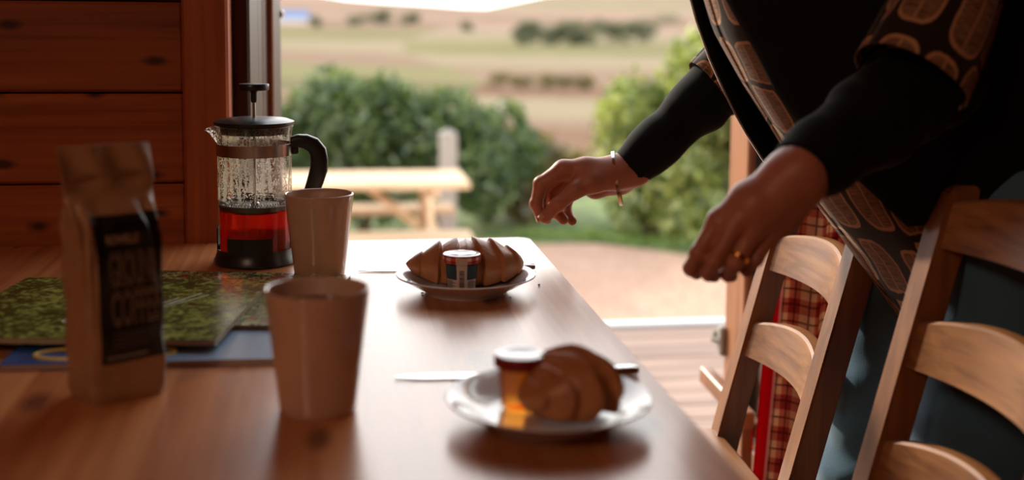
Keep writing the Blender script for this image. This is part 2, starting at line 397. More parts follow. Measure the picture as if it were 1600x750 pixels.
def leaves(name, pts, size, mat, parent, aspect=.5, tone=None):
    n = len(pts); a = RNG.normal(size=(n, 3)); a /= np.linalg.norm(a, axis=1)[:, None]
    b = np.cross(a, RNG.normal(size=(n, 3))); b /= np.linalg.norm(b, axis=1)[:, None]
    s = (size*RNG.uniform(.6, 1.3, n))[:, None]
    v = np.stack([pts-a*s, pts+b*s*aspect, pts+a*s, pts-b*s*aspect], 1).reshape(-1, 3)
    f = np.arange(4*n).reshape(n, 4); me = mesh_np(name, v, f)
    at = me.attributes.new('tone', 'FLOAT', 'POINT'); tn = RNG.uniform(0, 1, n) if tone is None else tone; at.data.foreach_set('value', np.repeat(tn, 4).astype(np.float32))
    o = link_mesh(name, me, mat, parent); o['kind'] = 'stuff'; return o
def crown_pts(n, r, shell=.55, lumps=9, seed=0):
    """points in a lumpy rounded crown, z from 0 to r[2]"""
    g = np.random.default_rng(seed); c = g.uniform(-1, 1, (lumps, 3)); c[:, 2] = g.uniform(.25, .8, lumps)
    q = []
    while len(q) < n:
        i = g.integers(lumps); d = g.normal(size=3); d /= np.linalg.norm(d); rr = g.uniform(shell, 1)*.48
        p = c[i]*np.array([.62, .62, 1])+d*np.array([rr, rr, rr*.55])
        if p[2] > 0: q.append(p)
    return np.array(q)*np.array(r)
def shrub(name, x, y, z, r, n, size, mat, label, cat, group, seed, stems=5):
    o = empty(name, (x, y, z), 0, label, cat, group)
    leaves('foliage', crown_pts(n, r, seed=seed), size, M[mat], o)
    g = np.random.default_rng(seed+99); m = MB()
    for k in range(stems):
        a = g.uniform(0, 2*pi); e = (cos(a)*r[0]*.45, sin(a)*r[1]*.45, r[2]*.6); m.tube([(cos(a)*.03, sin(a)*.03, -.02), (e[0]*.4, e[1]*.4, e[2]*.5), e], [r[2]*.02, r[2]*.015, r[2]*.006], 5)
    m.build('stem', M['bark'], o)
    return o
SH = [(-1.0, 10.5, .75, 1.40, 'leaf', 'leafy green hedge shrub at the left end, behind the cafetiere handle'),
      (-.25, 10.45, .65, 1.42, 'leaf', 'leafy green hedge shrub right above the far beige mug'),
      (.32, 10.4, .6, 1.50, 'leaf', 'tall green hedge shrub behind the middle of the picnic table top'),
      (.98, 10.5, .55, 1.30, 'leaf', 'green hedge shrub directly behind the grey fence post'),
      (1.45, 10.9, .42, 1.12, 'leaf', 'low olive bush just right of the grey fence post'),
      (1.95, 11.0, .42, .92, 'leaf_dry', 'low brownish bush in the hedge gap above the reaching hand'),
      (2.74, 9.95, .55, 1.7, 'leaf_sunlit', 'sunlit yellow green shrub right of the hedge gap'),
      (3.35, 9.85, .6, 1.75, 'leaf_sunlit', 'tall sunlit shrub beside the reaching black sleeve'),
      (3.95, 9.75, .7, 1.75, 'leaf_sunlit', 'sunlit shrub beside the open glazed door'),
      (4.75, 9.7, .75, 1.75, 'leaf_sunlit', 'sunlit shrub behind the glazed door leaf')]
for i, (x, y, r, h, mt, lb) in enumerate(SH):
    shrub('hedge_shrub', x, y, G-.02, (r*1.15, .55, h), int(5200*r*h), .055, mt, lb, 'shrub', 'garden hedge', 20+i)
# grass verge below the right hedge
gv = struct(poly_plane('grass_verge', [(9, 8.0), (4.2, 8.5), (2.9, 9.1), (2.2, 9.7), (-9, 10.0), (-9, 12.4), (9, 12.4)], G-.004, M['soil']))
gp = np.column_stack([RNG.uniform(1.6, 5.5, 9000), RNG.uniform(8.3, 10.2, 9000), np.full(9000, G+.03)])
gp = gp[(gp[:, 1] > 9.75-(gp[:, 0]-2.1)*.55)]
leaves('grass_blades', gp, .05, M['grass'], gv, .15)

# ------------------------------------------------------------------ valley and hills
prof = [(12, -.86), (18, -1.2), (25, -1.75), (50, -3.0), (90, -4.6), (160, -6.5), (260, -7.85), (400, -7.4), (600, -5.9), (900, -1.3), (1400, 7.0)]
sky_u = [-2500, 300, 440, 540, 600, 680, 750, 800, 850, 1000, 1100, 1500, 4000]; sky_v = [-25, -22, -14, 1, 5, 9, 14, 3, -8, -22, -30, -32, -20]
ND, NB = 150, 190
dist = np.concatenate([np.geomspace(12, 1400, ND-14), np.linspace(1450, 2300, 14)]); bear = np.concatenate([np.linspace(-2500, 200, 25), np.linspace(220, 1300, 140), np.linspace(1340, 4000, 25)])
Dg, Bg = np.meshgrid(dist, bear, indexing='ij')
Xg = (Bg-510)/F*Dg
z0 = np.interp(Dg, [p[0] for p in prof]+[1900, 2300], [p[1] for p in prof]+[0, 0])
ztop = 1.09+(20-np.interp(Bg, sky_u, sky_v))/F*1900
k = np.clip((Dg-1400)/500, 0, 1); k = k*k*(3-2*k)
Zg = np.where(Dg > 1400, 7.0*(1-k)+ztop*k, z0)
Zg = np.where(Dg > 1900, ztop-(Dg-1900)*.05, Zg)
Zg += .004*np.clip(Dg-30, 0, 400)*np.sin(Bg/190+Dg/160)*.6*(Dg < 1500)
me = mesh_np('fields', np.stack([Xg, Dg, Zg], -1).reshape(-1, 3), grid_faces(ND, len(bear))[:, ::-1])
# each field its own crop colour, field boundaries run across the slopes
def field_colour(b, d):
    l = np.log(d); s = l+(b-600)/2600
    out = np.zeros(b.shape+(3,)); tan = np.array(C(150, 128, 112)[:3]); pink = np.array(C(134, 114, 98)[:3]); green = np.array(C(124, 118, 88)[:3]); pale = np.array(C(140, 128, 106)[:3]); brown = np.array(C(122, 98, 82)[:3]); olive = np.array(C(112, 106, 82)[:3])
    edges = [2.4, 3.2, 3.65, 3.85, 4.35, 4.75, 5.25, 5.62, 5.95, 6.25, 6.55, 6.9, 7.2, 9]
    colsl = [olive, brown, pale, pink, olive, green, pink, pale, green, pink, tan, pink, tan]
    colsr = [olive, brown, pink, pale, brown, pink, pale, green, pale, tan, pink, tan, pale]
    for i in range(len(edges)-1):
        w = (s >= edges[i]) & (s < edges[i+1]); left = b < 690+60*np.sin(l*3)
        out[w & left] = colsl[i]; out[w & ~left] = colsr[i]
    return out
fc = field_colour(Bg, Dg).reshape(-1, 3); ca = me.color_attributes.new('field', 'FLOAT_COLOR', 'POINT'); ca.data.foreach_set('color', np.column_stack([fc, np.ones(len(fc))]).astype(np.float32).ravel())
N = Nodes('crop_fields'); at = N.n('Attribute', attribute_name='field').outputs['Color']; co = N.coords(scale=(.02, .06, .02))
M['fields'] = N.done(N.bsdf(Base_Color=N.mix(1, at, N.ramp(N.noise(co, 1, 4), [(.3, (.82, .82, .82)), (.7, (1, 1, 1))]), 'MULTIPLY'), Roughness=1, Specular_IOR_Level=0))
struct(link_mesh('fields', me, M['fields'], None, True))
def terr(u, d):
    x = (u-510)/F*d; i = np.searchsorted(dist, d); z = np.interp(d, [p[0] for p in prof], [p[1] for p in prof]) if d <= 1400 else 12
    return x, d, float(z)
FT = [(495, 560, 24, 16, 'far tree beside the blue roofed barn'), (560, 600, 40, 18, 'far tree left of the hill saddle'), (592, 620, 34, 20, 'dark far tree left of the hill saddle, next to its twin'), (636, 600, 34, 18, 'far tree below the hill saddle'), (728, 480, 24, 16, 'lone dark tree below the saddle'),
      (818, 330, 44, 34, 'leftmost dark tree of the wooded clump across the valley'), (862, 325, 56, 34, 'broad tree in the wooded clump across the valley'), (905, 320, 56, 36, 'tree at the centre of the wooded clump across the valley'), (955, 330, 60, 34, 'tree on the right of the wooded clump across the valley'), (1010, 340, 60, 34, 'rightmost tree of the wooded clump across the valley'),
      (1040, 700, 70, 14, 'distant tree line tree near the jacket edge')]
for i, (u, d, w, h, lb) in enumerate(FT):
    x, y, z = terr(u, d); s = d/F
    shrub('far_tree', x, y, z-.5, (w*s*.6, w*s*.4, h*s*1.25), 900, h*s*.10, 'leaf_far', lb, 'tree', 'trees across the valley', 200+i, 4)
for i, u in enumerate((778, 815, 852, 888, 922)):
    x, y, z = terr(u, 88); shrub('hedgerow_bush', x, y, z-.1, (1.15, .8, 1.35), 700, .11, 'leaf_dry', ['leftmost dark bush of the valley hedgerow above the hedge gap', 'second bush from the left in the valley hedgerow', 'middle bush of the five in the valley hedgerow', 'second bush from the right in the valley hedgerow', 'rightmost dark bush of the valley hedgerow above the hedge gap'][i], 'bush', 'valley hedgerow', 300+i, 3)
bx_, by_, bz_ = terr(452, 620)
barn = empty('barn', (bx_, by_, bz_-.2), radians(8), 'far barn with a blue roof at the foot of the hill', 'building')
MB().box((0, 0, 1.6), (20, 8, 3.2)).build('wall', plain('barn_wall', C(190, 180, 170), .8), barn)
v = [(-10.4, -4.4, 3.2), (10.4, -4.4, 3.2), (10.4, 4.4, 3.2), (-10.4, 4.4, 3.2), (-10.4, 0, 6.6), (10.4, 0, 6.6)]
link_mesh('roof', pymesh('roof', v, [[0, 1, 5, 4], [2, 3, 4, 5], [0, 4, 3], [1, 2, 5], [3, 2, 1, 0]]), plain('blue_roof_sheet', C(92, 124, 168), .5), barn)

# ------------------------------------------------------------------ picnic table and fence post
pt = empty('picnic_table', (.0, 8.35, G), 0, 'pale wooden picnic table with built in benches on the gravel', 'picnic table')
me = MB().box((0, 0, 0), (1.9, .135, .045), .006).mesh('top_plank')
for k in range(5): link_mesh('top_plank', me, M['picnic_wood'], pt, loc=(0, -.28+.14*k, .74))
me = MB().box((0, 0, 0), (1.86, .135, .045), .006).mesh('bench_plank')
for y in (-.66, -.52, .52, .66): link_mesh('bench_plank', me, M['picnic_wood'], pt, loc=(0, y, .44))
for x in (-.68, .68):
    for s in (-1, 1): MB().bar((x, s*.68, 0), (x, s*.22, .715), .09, .04, .004, (1, 0, 0)).build('leg', M['picnic_wood'], pt)
    MB().box((x+.042, 0, .40), (.04, 1.46, .09), .004).build('bench_bearer', M['picnic_wood'], pt)
    MB().box((x+.042, 0, .69), (.04, .66, .07), .004).build('top_bearer', M['picnic_wood'], pt)
    MB().bar((x*.9, 0, .42), (x*.35, 0, .715), .05, .08, .004, (0, 1, 0)).build('brace', M['picnic_wood'], pt)
fp = empty('fence_post', (.93, 9.35, G), 0, 'weathered grey fence post behind the picnic table', 'post')
MB().box((0, 0, .48), (.13, .13, .96), .008).build('shaft', M['post_grey'], fp)
v = [(-.07, -.07, .96), (.07, -.07, .96), (.07, .07, .96), (-.07, .07, .96), (0, 0, 1.0)]
link_mesh('cap', pymesh('cap', v, [[0, 1, 4], [1, 2, 4], [2, 3, 4], [3, 0, 4], [3, 2, 1, 0]]), M['post_grey'], fp)
# ------------------------------------------------------------------ dining table
T = .75; TX0, TX1, TY0, TY1 = -.556, .303, .25, 1.80
tb = empty('dining_table', (0, 1.0, 0), 0, 'long pine dining table with varnished glued boards, set for breakfast', 'table')
nb = 9; sw = (TX1-TX0)/nb
me = MB().box((0, 0, 0), (sw, TY1-TY0, .030)).mesh('table_board')
for k in range(nb-1): link_mesh('table_board', me, M['table_wood'], tb, loc=(TX0+sw*(k+.5), (TY0+TY1)/2-1.0, T-.015))
# outer right board with rounded corners
def rr_board(w, l, h, r, n=6):
    pts = [(-w/2, -l/2)]+[(w/2-r+r*cos(a), -l/2+r+r*sin(a)) for a in np.linspace(-pi/2, 0, n)]+[(w/2-r+r*cos(a), l/2-r+r*sin(a)) for a in np.linspace(0, pi/2, n)]+[(-w/2, l/2)]
    bm = bmesh.new(); lo = [bm.verts.new((x, y, -h/2)) for x, y in pts]; hi = [bm.verts.new((x, y, h/2)) for x, y in pts]; c = len(pts)
    bm.faces.new(hi); bm.faces.new(lo[::-1])
    for i in range(c): bm.faces.new([lo[i], lo[(i+1) % c], hi[(i+1) % c], hi[i]])
    bmesh.ops.bevel(bm, geom=[e for e in bm.edges if abs(e.verts[0].co.z-e.verts[1].co.z) < 1e-6 and e.verts[0].co.z > 0 and max(e.verts[0].co.x, e.verts[1].co.x) > 0], offset=.002, segments=2, affect='EDGES')
    me = bpy.data.meshes.new('table_board'); bm.to_mesh(me); bm.free(); return me
link_mesh('table_board', rr_board(sw, TY1-TY0, .030, .016), M['table_wood'], tb, loc=(TX1-sw/2, (TY0+TY1)/2-1.0, T-.015))
for s, (x, y, w, d) in enumerate(((TX0+.06, 0.025, .022, 1.36), (TX1-.06, .025, .022, 1.36))): MB().box((x, y, T-.075), (w, d, .09), .002).build('apron', M['table_wood'], tb)
for y in (TY0+.06-1, TY1-.06-1): MB().box(((TX0+TX1)/2, y, T-.075), (TX1-TX0-.14, .022, .09), .002).build('apron', M['table_wood'], tb)
for x in (TX0+.055, TX1-.055):
    for y in (TY0+.055-1, TY1-.055-1): MB().box((x, y, (T-.03)/2), (.065, .065, T-.03), .004).build('leg', M['table_wood'], tb)

# ------------------------------------------------------------------ mugs
N = Nodes('beige_glaze'); co = N.coords(); nz = N.noise(co, 60, 3)
M['mug'] = N.done(N.bsdf(Base_Color=N.mix(nz, C(198, 160, 136), C(208, 172, 148)), Roughness=.16, Specular_IOR_Level=.55, Coat_Weight=.3, Coat_Roughness=.1, Normal=N.bump(nz, .02)))
def mug(loc, label):
    o = empty('mug', loc, 0, label, 'mug', 'straight sided mugs'); H, R, r = .1065, .0445, .0325
    pr = [(0, .003), (r-.005, .003), (r-.004, 0), (r-.0012, 0), (r, .0016)]+[(r+(R-r)*t, .002+(H-.003)*t) for t in np.linspace(.05, 1, 10)]+[(R-.0003, H), (R-.0015, H+.0008), (R-.0028, H), (R-.0032, H-.002)]
    lathe('body', pr+[(r-.003+(R-r)*t, .008+(H-.011)*t) for t in np.linspace(.97, 0, 9)]+[(r-.008, .006), (0, .006)], M['mug'], o, 64)
    lathe('tea', [(0, .0905), (.0385, .0905), (.0388, .0912)], M['tea_dark'], o, 48)
    return o
M['tea_dark'] = plain('dark_tea', C(64, 30, 16), .05)
mug((-.0095, 1.024, T), 'beige straight sided mug nearest the camera, out of focus')
mug((-.011, 1.566, T), 'beige straight sided mug standing in front of the cafetiere')

# ------------------------------------------------------------------ cafetiere
pc = Pz(400, 409, T)
pr_ = empty('cafetiere', (pc[0], pc[1], T), 0, 'glass cafetiere of red tea with black lid, plunger and handle', 'cafetiere')
M['black_plastic'] = plain('black_plastic', (.016, .016, .017, 1), .32, var=.1, bump=.02)
N = Nodes('wet_carafe_glass'); co = N.coords(); fr = N.n('LayerWeight', {'Blend': .2}).outputs['Facing']
vo = N.n('TexVoronoi', {'Vector': N.coords(scale=(420, 420, 420)), 'Scale': 1.0}, feature='F1').outputs['Distance']
streak = N.noise(N.coords(scale=(130, 130, 14)), 1, 3, .6, .4)
z = N.n('SeparateXYZ', {0: co}).outputs['Z']
drop = N.math('MULTIPLY', N.math('LESS_THAN', vo, .44), N.math('GREATER_THAN', streak, .40))
drop = N.math('MAXIMUM', drop, N.math('MULTIPLY', N.math('GREATER_THAN', streak, .53), .75))
drop = N.math('MULTIPLY', drop, N.math('GREATER_THAN', z, .088))
tr = N.n('BsdfTransparent', {'Color': (.93, .93, .92, 1)}); gl = N.n('BsdfGlossy', {'Roughness': .03})
tl = N.n('BsdfTranslucent', {'Color': (1, .88, .72, 1)}); df = N.n('BsdfRefraction', {'Color': (1, .94, .84, 1), 'Roughness': .25, 'IOR': 1.33})
wet = N.n('MixShader', {0: .5, 1: tl.outputs[0], 2: df.outputs[0]})
gm = N.n('MixShader', {0: N.math('ADD', N.math('MULTIPLY', N.math('POWER', fr, 4), .6), .05), 1: tr.outputs[0], 2: gl.outputs[0]})
M['carafe'] = N.done(N.n('MixShader', {0: N.math('MULTIPLY', drop, .78), 1: gm.outputs[0], 2: wet.outputs[0]}).outputs[0])
N = Nodes('red_tea'); M['red_tea'] = N.done(N.n('MixShader', {0: .5, 1: N.n('BsdfTranslucent', {'Color': (.75, .022, .008, 1)}).outputs[0], 2: N.bsdf(Base_Color=(.88, .04, .015, 1), Transmission_Weight=1, IOR=1.15, Roughness=.05)}).outputs[0])
R = .0492
lathe('glass_body', [(.030, .012), (R-.004, .012), (R, .016), (R, .172), (R+.001, .180), (R+.0028, .186)], M['carafe'], pr_, 64).data
sp = MB()
# pouring spout: a curled lip on the left side
sv, sf = [], []
for i, t in enumerate(np.linspace(0, 1, 6)):
    for k, a in enumerate(np.linspace(-1, 1, 7)):
        rr = R+.0015+.013*t*(1-a*a)**.8+.0006; ang = pi+a*.42*(1-.15*t)
        sv.append((rr*cos(ang), rr*sin(ang), .166+.019*t-.004*(1-a*a)*t*t))
spo = link_mesh('spout', mesh_np('spout', sv, grid_faces(6, 7)), M['carafe'], pr_, True); 
rim = []
for a in np.linspace(-1, 1, 15):
    rr = R+.0021+.013*(1-a*a)**.8; ang = pi+a*.36; rim.append((rr*cos(ang), rr*sin(ang), .185-.004*(1-a*a)))
glass_bead = plain('clear_glass_bead', (.9, .88, .85, 1), .05, 0, .02, Transmission_Weight=.85, IOR=1.45)
MB().tube(rim, .0013, 8).build('spout_lip', glass_bead, pr_, True)
lathe('red_tea', [(0, .0135), (R-.006, .0135), (R-.0022, .017), (R-.0022, .072), (0, .072)], M['red_tea'], pr_, 64)
# black base with four upright tabs
lathe('base', [(0, .001), (.0525, .001), (.056, .002), (.0560, .0045), (.0535, .010), (.0515, .016), (.0512, .021), (.0500, .021), (.0498, .013), (.030, .0105), (0, .0105)], M['black_plastic'], pr_, 64)
for c_, w_, hh in ((-pi/2-.12, .62, .040), (pi*.995, .24, .050), (.02, .30, .050), (pi/2, .6, .040)):
    v, f = [], []; n = 14
    for q, a in enumerate(np.linspace(c_-w_, c_+w_, n)):
        for rr, zz in ((.0499, .013), (.0514, .013), (.0514, hh), (.0499, hh)): v.append((rr*cos(a), rr*sin(a), zz))
    for q in range(n-1):
        for s in range(4): f.append([q*4+s, q*4+(s+1) % 4, q*4+4+(s+1) % 4, q*4+4+s])
    f += [[3, 2, 1, 0], [(n-1)*4+s for s in range(4)]]
    link_mesh('base_tab', pymesh('base_tab', v, f), M['black_plastic'], pr_, True, 40)
lathe('metal_band', [(R+.0004, .1475), (R+.0016, .1475), (R+.0016, .1635), (R+.0004, .1635)], M['steel'], pr_, 64, closed=True)
lathe('lid', [(0, .176), (.043, .176), (.0446, .179), (.0455, .187), (.0525, .188), (.0535, .190), (.0532, .1925), (.045, .1955), (.025, .1975), (.004, .1985), (0, .1985)], M['black_plastic'], pr_, 64)
lathe('plunger_rod', [(0, .074), (.0021, .074), (.0021, .236), (0, .236)], M['steel'], pr_, 16)
lathe('plunger_knob', [(0, .218), (.0035, .218), (.0042, .222), (.0042, .231), (.006, .2335), (.0195, .2345), (.0203, .236), (.0203, .2415), (.0195, .2430), (0, .2436)], M['black_plastic'], pr_, 40)
flt = lathe('filter', [(0, .0735), (R-.004, .0735), (R-.0012, .0750), (R-.001, .0805), (R-.003, .0815), (R-.005, .078), (0, .0775)], plain('steel_mesh_filter', (.16, .14, .12, 1), .4, .9, .5, 900), pr_, 64)
coil = []; rc = R-.0045
for a in np.linspace(0, 2*pi, 720): coil.append(((rc+.0019*cos(a*70))*cos(a), (rc+.0019*cos(a*70))*sin(a), .0838+.0019*sin(a*70)))
MB().tube(coil, .0006, 4, False).build('coil_spring', M['steel'], flt, True)
lathe('plunger_nut', [(0, .0775), (.0055, .0775), (.0055, .081), (.0036, .083), (.0036, .093), (0, .093)], M['steel'], pr_, 20)
# handle
def sweep_rect(path, w, h, name, mat, parent):
    n = len(path); v, f = [], []
    for i, p in enumerate(path):
        p = Vector(p); t = (Vector(path[min(i+1, n-1)])-Vector(path[max(i-1, 0)])).normalized(); s = Vector((0, 1, 0)); q = t.cross(s)
        hh = h[i] if hasattr(h, '__len__') else h
        for a in np.linspace(0, 2*pi, 17)[:-1]:
            ca, sa = cos(a), sin(a); v.append(p+s*(w/2*math.copysign(abs(ca)**.55, ca))+q*(hh/2*math.copysign(abs(sa)**.55, sa)))
    for i in range(n-1):
        for k in range(16): f.append([i*16+k, i*16+(k+1) % 16, (i+1)*16+(k+1) % 16, (i+1)*16+k])
    f += [list(range(16))[::-1], [(n-1)*16+k for k in range(16)]]
    return link_mesh(name, pymesh(name, v, f), mat, parent, True, 50)
hp = [(.048, 0, .163), (.058, 0, .1655), (.068, 0, .1645), (.078, 0, .160), (.0845, 0, .151), (.0865, 0, .139), (.0855, 0, .126), (.081, 0, .111), (.075, 0, .094), (.070, 0, .078), (.066, 0, .062), (.064, 0, .050)]
sweep_rect(hp, .019, [.016, .018, .020, .022, .0235, .024, .024, .023, .021, .019, .016, .012], 'handle', M['black_plastic'], pr_)
MB().box((.0535, 0, .158), (.010, .014, .020), .002).build('handle_clamp', M['black_plastic'], pr_)

# ------------------------------------------------------------------ plates, croissants, jam, knives
M['china'] = plain('white_china', C(222, 222, 226), .12, 0, .02, Coat_Weight=.4)
def plate(loc, label):
    o = empty('plate', loc, 0, label, 'plate', 'side plates')
    pr = [(0, .0032), (.046, .0032), (.0475, 0), (.0505, 0), (.052, .0034), (.066, .0105), (.0815, .0195), (.0857, .0213), (.0862, .0226), (.0852, .0233), (.080, .0215), (.066, .0140), (.055, .0078), (.050, .0066), (0, .0064)]
    lathe('dish', pr, M['china'], o, 80); return o
pF = Pz(728, 440, T+.012); pN = Pz(857.5, 620, T+.0215)
plate((pF[0], pF[1], T), 'white side plate in focus with jar and croissant at the far table end')
plate((pN[0], pN[1], T), 'white side plate nearest the camera holding croissant and orange jam')
N = Nodes('baked_croissant'); co = N.coords(); tn = N.n('Attribute', attribute_name='tone').outputs['Fac']; nz = N.noise(co, 55, 4, .6); n2 = N.noise(N.coords(scale=(60, 260, 260)), 1, 3)
f = N.math('ADD', N.math('MULTIPLY', tn, .7), N.math('MULTIPLY', nz, .45))
M['croissant'] = N.done(N.bsdf(Base_Color=N.ramp(f, [(.15, C(234, 182, 122)), (.5, C(212, 144, 88)), (.95, C(166, 102, 60))]), Roughness=.38, Specular_IOR_Level=.45, Normal=N.bump(N.math('ADD', n2, nz), .35, .0015)))
def croissant(loc, rz, L, Rm, bend, nseg, seed, label, hz=.95, kr=1.0):
    g = np.random.default_rng(seed); na, nc = 170, 56; s = np.linspace(-1, 1, na); th = np.linspace(0, 2*pi, nc, endpoint=False)
    S, TH = np.meshgrid(s, th, indexing='ij')
    env = Rm*np.clip(1-np.abs(S)**2.6, 0, 1)**.8*(.50+.50*(1-np.abs(S)**1.5))+.0085*(1-S**10)
    q = np.abs(S)*nseg+.5+.30*np.sin(TH+1.0*np.sign(S))*np.minimum(1, np.abs(S)*6)+.06*np.sin(3*TH+seed)
    layer = np.floor(q); fr = q-layer; jit = g.uniform(-.09, .09, 40)[(layer+np.where(S > 0, 12, 0)).astype(int)]
    prof_ = (1-fr)**.8
    env = env*(1+.16*S)
    rad = env*(1+.13*kr*(np.minimum(1, fr/.10)*prof_-.45)+jit)*(1+.022*np.sin(5*TH+S*7+seed)+.03*np.sin(2*TH+S*4+seed*2)+.018*np.sin(9*S+3*TH))
    cx = L/2*S*(1-.05*np.abs(S)); cy = bend*(S**2-.3); ang = np.arctan2(2*bend*S, L/2)
    oy, oz = rad*np.cos(TH), rad*np.sin(TH)*hz
    base = Rm*.70*(.35+.65*np.clip(1-np.abs(S)**2.2, 0, 1)); oz = np.maximum(oz, -base*.92)
    X = cx-oy*np.sin(ang); Y = cy+oy*np.cos(ang); Z = oz+base*.92+.013*np.abs(S)**2.5
    v = np.stack([X, Y, Z], -1).reshape(-1, 3); me = mesh_np('crust', v, grid_faces(na, nc, True))
    bm = bmesh.new(); bm.from_mesh(me); bmesh.ops.holes_fill(bm, edges=[e for e in bm.edges if e.is_boundary]); bmesh.ops.recalc_face_normals(bm, faces=bm.faces[:]); bm.to_mesh(me); bm.free()
    tone = np.clip(.25+.55*(np.sin(TH)*.5+.5)+.25*prof_-.15*(fr < .12), 0, 1)
    at = me.attributes.new('tone', 'FLOAT', 'POINT'); at.data.foreach_set('value', tone.ravel().astype(np.float32))
    o = link_mesh('croissant', me, M['croissant'], None, True, loc=loc, rot=(0, 0, rz)); return tag(o, label, 'croissant', 'croissants')
croissant((pF[0]+.002, pF[1]+.026, T+.0085), radians(-4), .156, .0300, .010, 3.3, 3, 'golden croissant lying across the far plate behind the jam jar', .86, 1.7)
croissant((pN[0]+.012, pN[1]-.002, T+.0105), radians(40), .102, .0290, .014, 3.2, 5, 'brown croissant on the near plate, blurred', .76, 2.8)
# jam jars
def gingham(name):
    N = Nodes(name); c = N.coords(); s = N.n('SeparateXYZ', {0: c}); a = N.math('ARCTAN2', s.outputs['Y'], s.outputs['X'])
    p1 = N.math('GREATER_THAN', N.math('SINE', N.math('MULTIPLY', a, 11)), 0); p2 = N.math('GREATER_THAN', N.math('SINE', N.math('MULTIPLY', s.outputs['Z'], 900)), 0)
    f_ = N.math('MULTIPLY', N.math('ADD', p1, p2), .5); return N.done(N.bsdf(Base_Color=N.ramp(f_, [(0, C(226, 206, 190)), (.5, C(206, 92, 76)), (1, C(168, 24, 22))]), Roughness=.3))
M['gingham'] = gingham('red_gingham_lid'); M['red_lid'] = plain('dark_red_lid', C(130, 26, 22), .3)
M['lid_top'] = plain('white_lid_top', C(226, 226, 232), .18, .1, .04)
M['jar_glass'] = glass_mat('jar_glass', (.97, .96, .94, 1), .10)
def jar(loc, k, jam, lidside, label, H=.0445):
    o = empty('jam_jar', loc, 0, label, 'jam jar', 'mini jam jars')
    lathe('glass_body', [(0, .0006), (.0155*k, 0), (.0175*k, .002), (.0195*k, H*.70), (.0200*k, H*.76), (.0190*k, H*.80), (.0190*k, H*.85)], M['jar_glass'], o, 48)
    lathe('jam', [(0, .0022), (.0152*k, .0022), (.0163*k, .004), (.0183*k, H*.70), (.0184*k, H*.735), (0, H*.735)], jam, o, 48)
    ld = lathe('lid', [(.0190*k, H*.79), (.0226*k, H*.775), (.0232*k, H*.785), (.0232*k, H*.955), (.0226*k, H*.985)], lidside, o, 48, caps=False)
    lathe('lid_top', [(.0226*k, H*.985), (.0214*k, H), (.0170*k, H*.997), (.0150*k, H*.975), (0, H*.975)], M['lid_top'], ld, 48, caps=False)
    return o
M['dark_jam'] = plain('dark_berry_jam', C(34, 14, 14), .1)
N = Nodes('orange_marmalade'); nz = N.noise(N.coords(), 160, 3); M['marmalade'] = N.done(N.n('MixShader', {0: N.math('ADD', .12, N.math('MULTIPLY', nz, .25)), 1: N.n('BsdfTransparent', {'Color': (1.0, .62, .18, 1)}).outputs[0], 2: N.n('BsdfTranslucent', {'Color': (1.0, .36, .03, 1)}).outputs[0]}).outputs[0])
jf = np.array([Pz(717, 443, T+.008)[0], pF[1]-.022]); jn = Pz(813, 636, T+.008)
ja = jar((jf[0], jf[1], T+.0078), 1.0, M['dark_jam'], M['gingham'], 'small jam jar with red gingham lid and barcode label on the far plate')
jar((jn[0], jn[1]+.0, T+.0078), .98, M['marmalade'], M['red_lid'], 'small jar of glowing orange marmalade on the near plate', .0475)
# printed label wrapped round the far jar: seal strip with bar code, two text blocks
M['label_paper'] = plain('label_paper', C(206, 178, 150), .5, var=.03); M['label_green'] = plain('dark_green_label', C(26, 44, 40), .5)
M['ink'] = plain('black_ink', C(26, 20, 18), .6)
def wrap_patch(name, a0, a1, z0, z1, off, mat, parent, n=12, lidr=False):
    v = []; cc = -pi/2-.105
    for a in np.linspace(a0, a1, n):
        for z in (z0, z1):
            r = (.0233 if z > .0345 else np.interp(z, [0, .002, .0312, .034], [.0155, .0175, .0195, .0201]))+off; v.append((r*cos(cc+a), r*sin(cc+a), z))
    f = [[2*i, 2*i+2, 2*i+3, 2*i+1] for i in range(n-1)]; return link_mesh(name, pymesh(name, v, f), mat, parent, True)
wrap_patch('brand_label', -1.25, -.30, .0155, .0325, .0003, M['label_green'], ja); wrap_patch('brand_label', .32, 1.25, .0155, .0325, .0003, M['label_green'], ja)
for a0, a1 in ((-1.15, -.30), (.32, 1.15)):
    tl_ = wrap_patch('text_block', a0, a1, .0022, .0150, .0003, M['label_paper'], ja)
    for k in range(9): wrap_patch('print_line', a0+.08, a1-.1-.12*((k*7) % 3), .0034+.0012*k, .0040+.0012*k, .0005, M['ink'], tl_)
st = wrap_patch('seal_strip', -.31, .33, .0022, .0343, .0005, M['label_paper'], ja)
wrap_patch('seal_strip_top', -.30, .29, .0346, .0425, .0005, M['label_paper'], ja)
bc = MB(); g = np.random.default_rng(4); z = .0045
while z < .0285:
    w = g.choice([.0004, .0008, .0012]); v = []
    o_ = wrap_patch('bar', -.15, .17, z, z+w, .0008, M['ink'], None, 6); bc.bm.from_mesh(o_.data); bpy.data.objects.remove(o_); z += w+g.choice([.0004, .0007])
bc.build('bar_code', M['ink'], st)
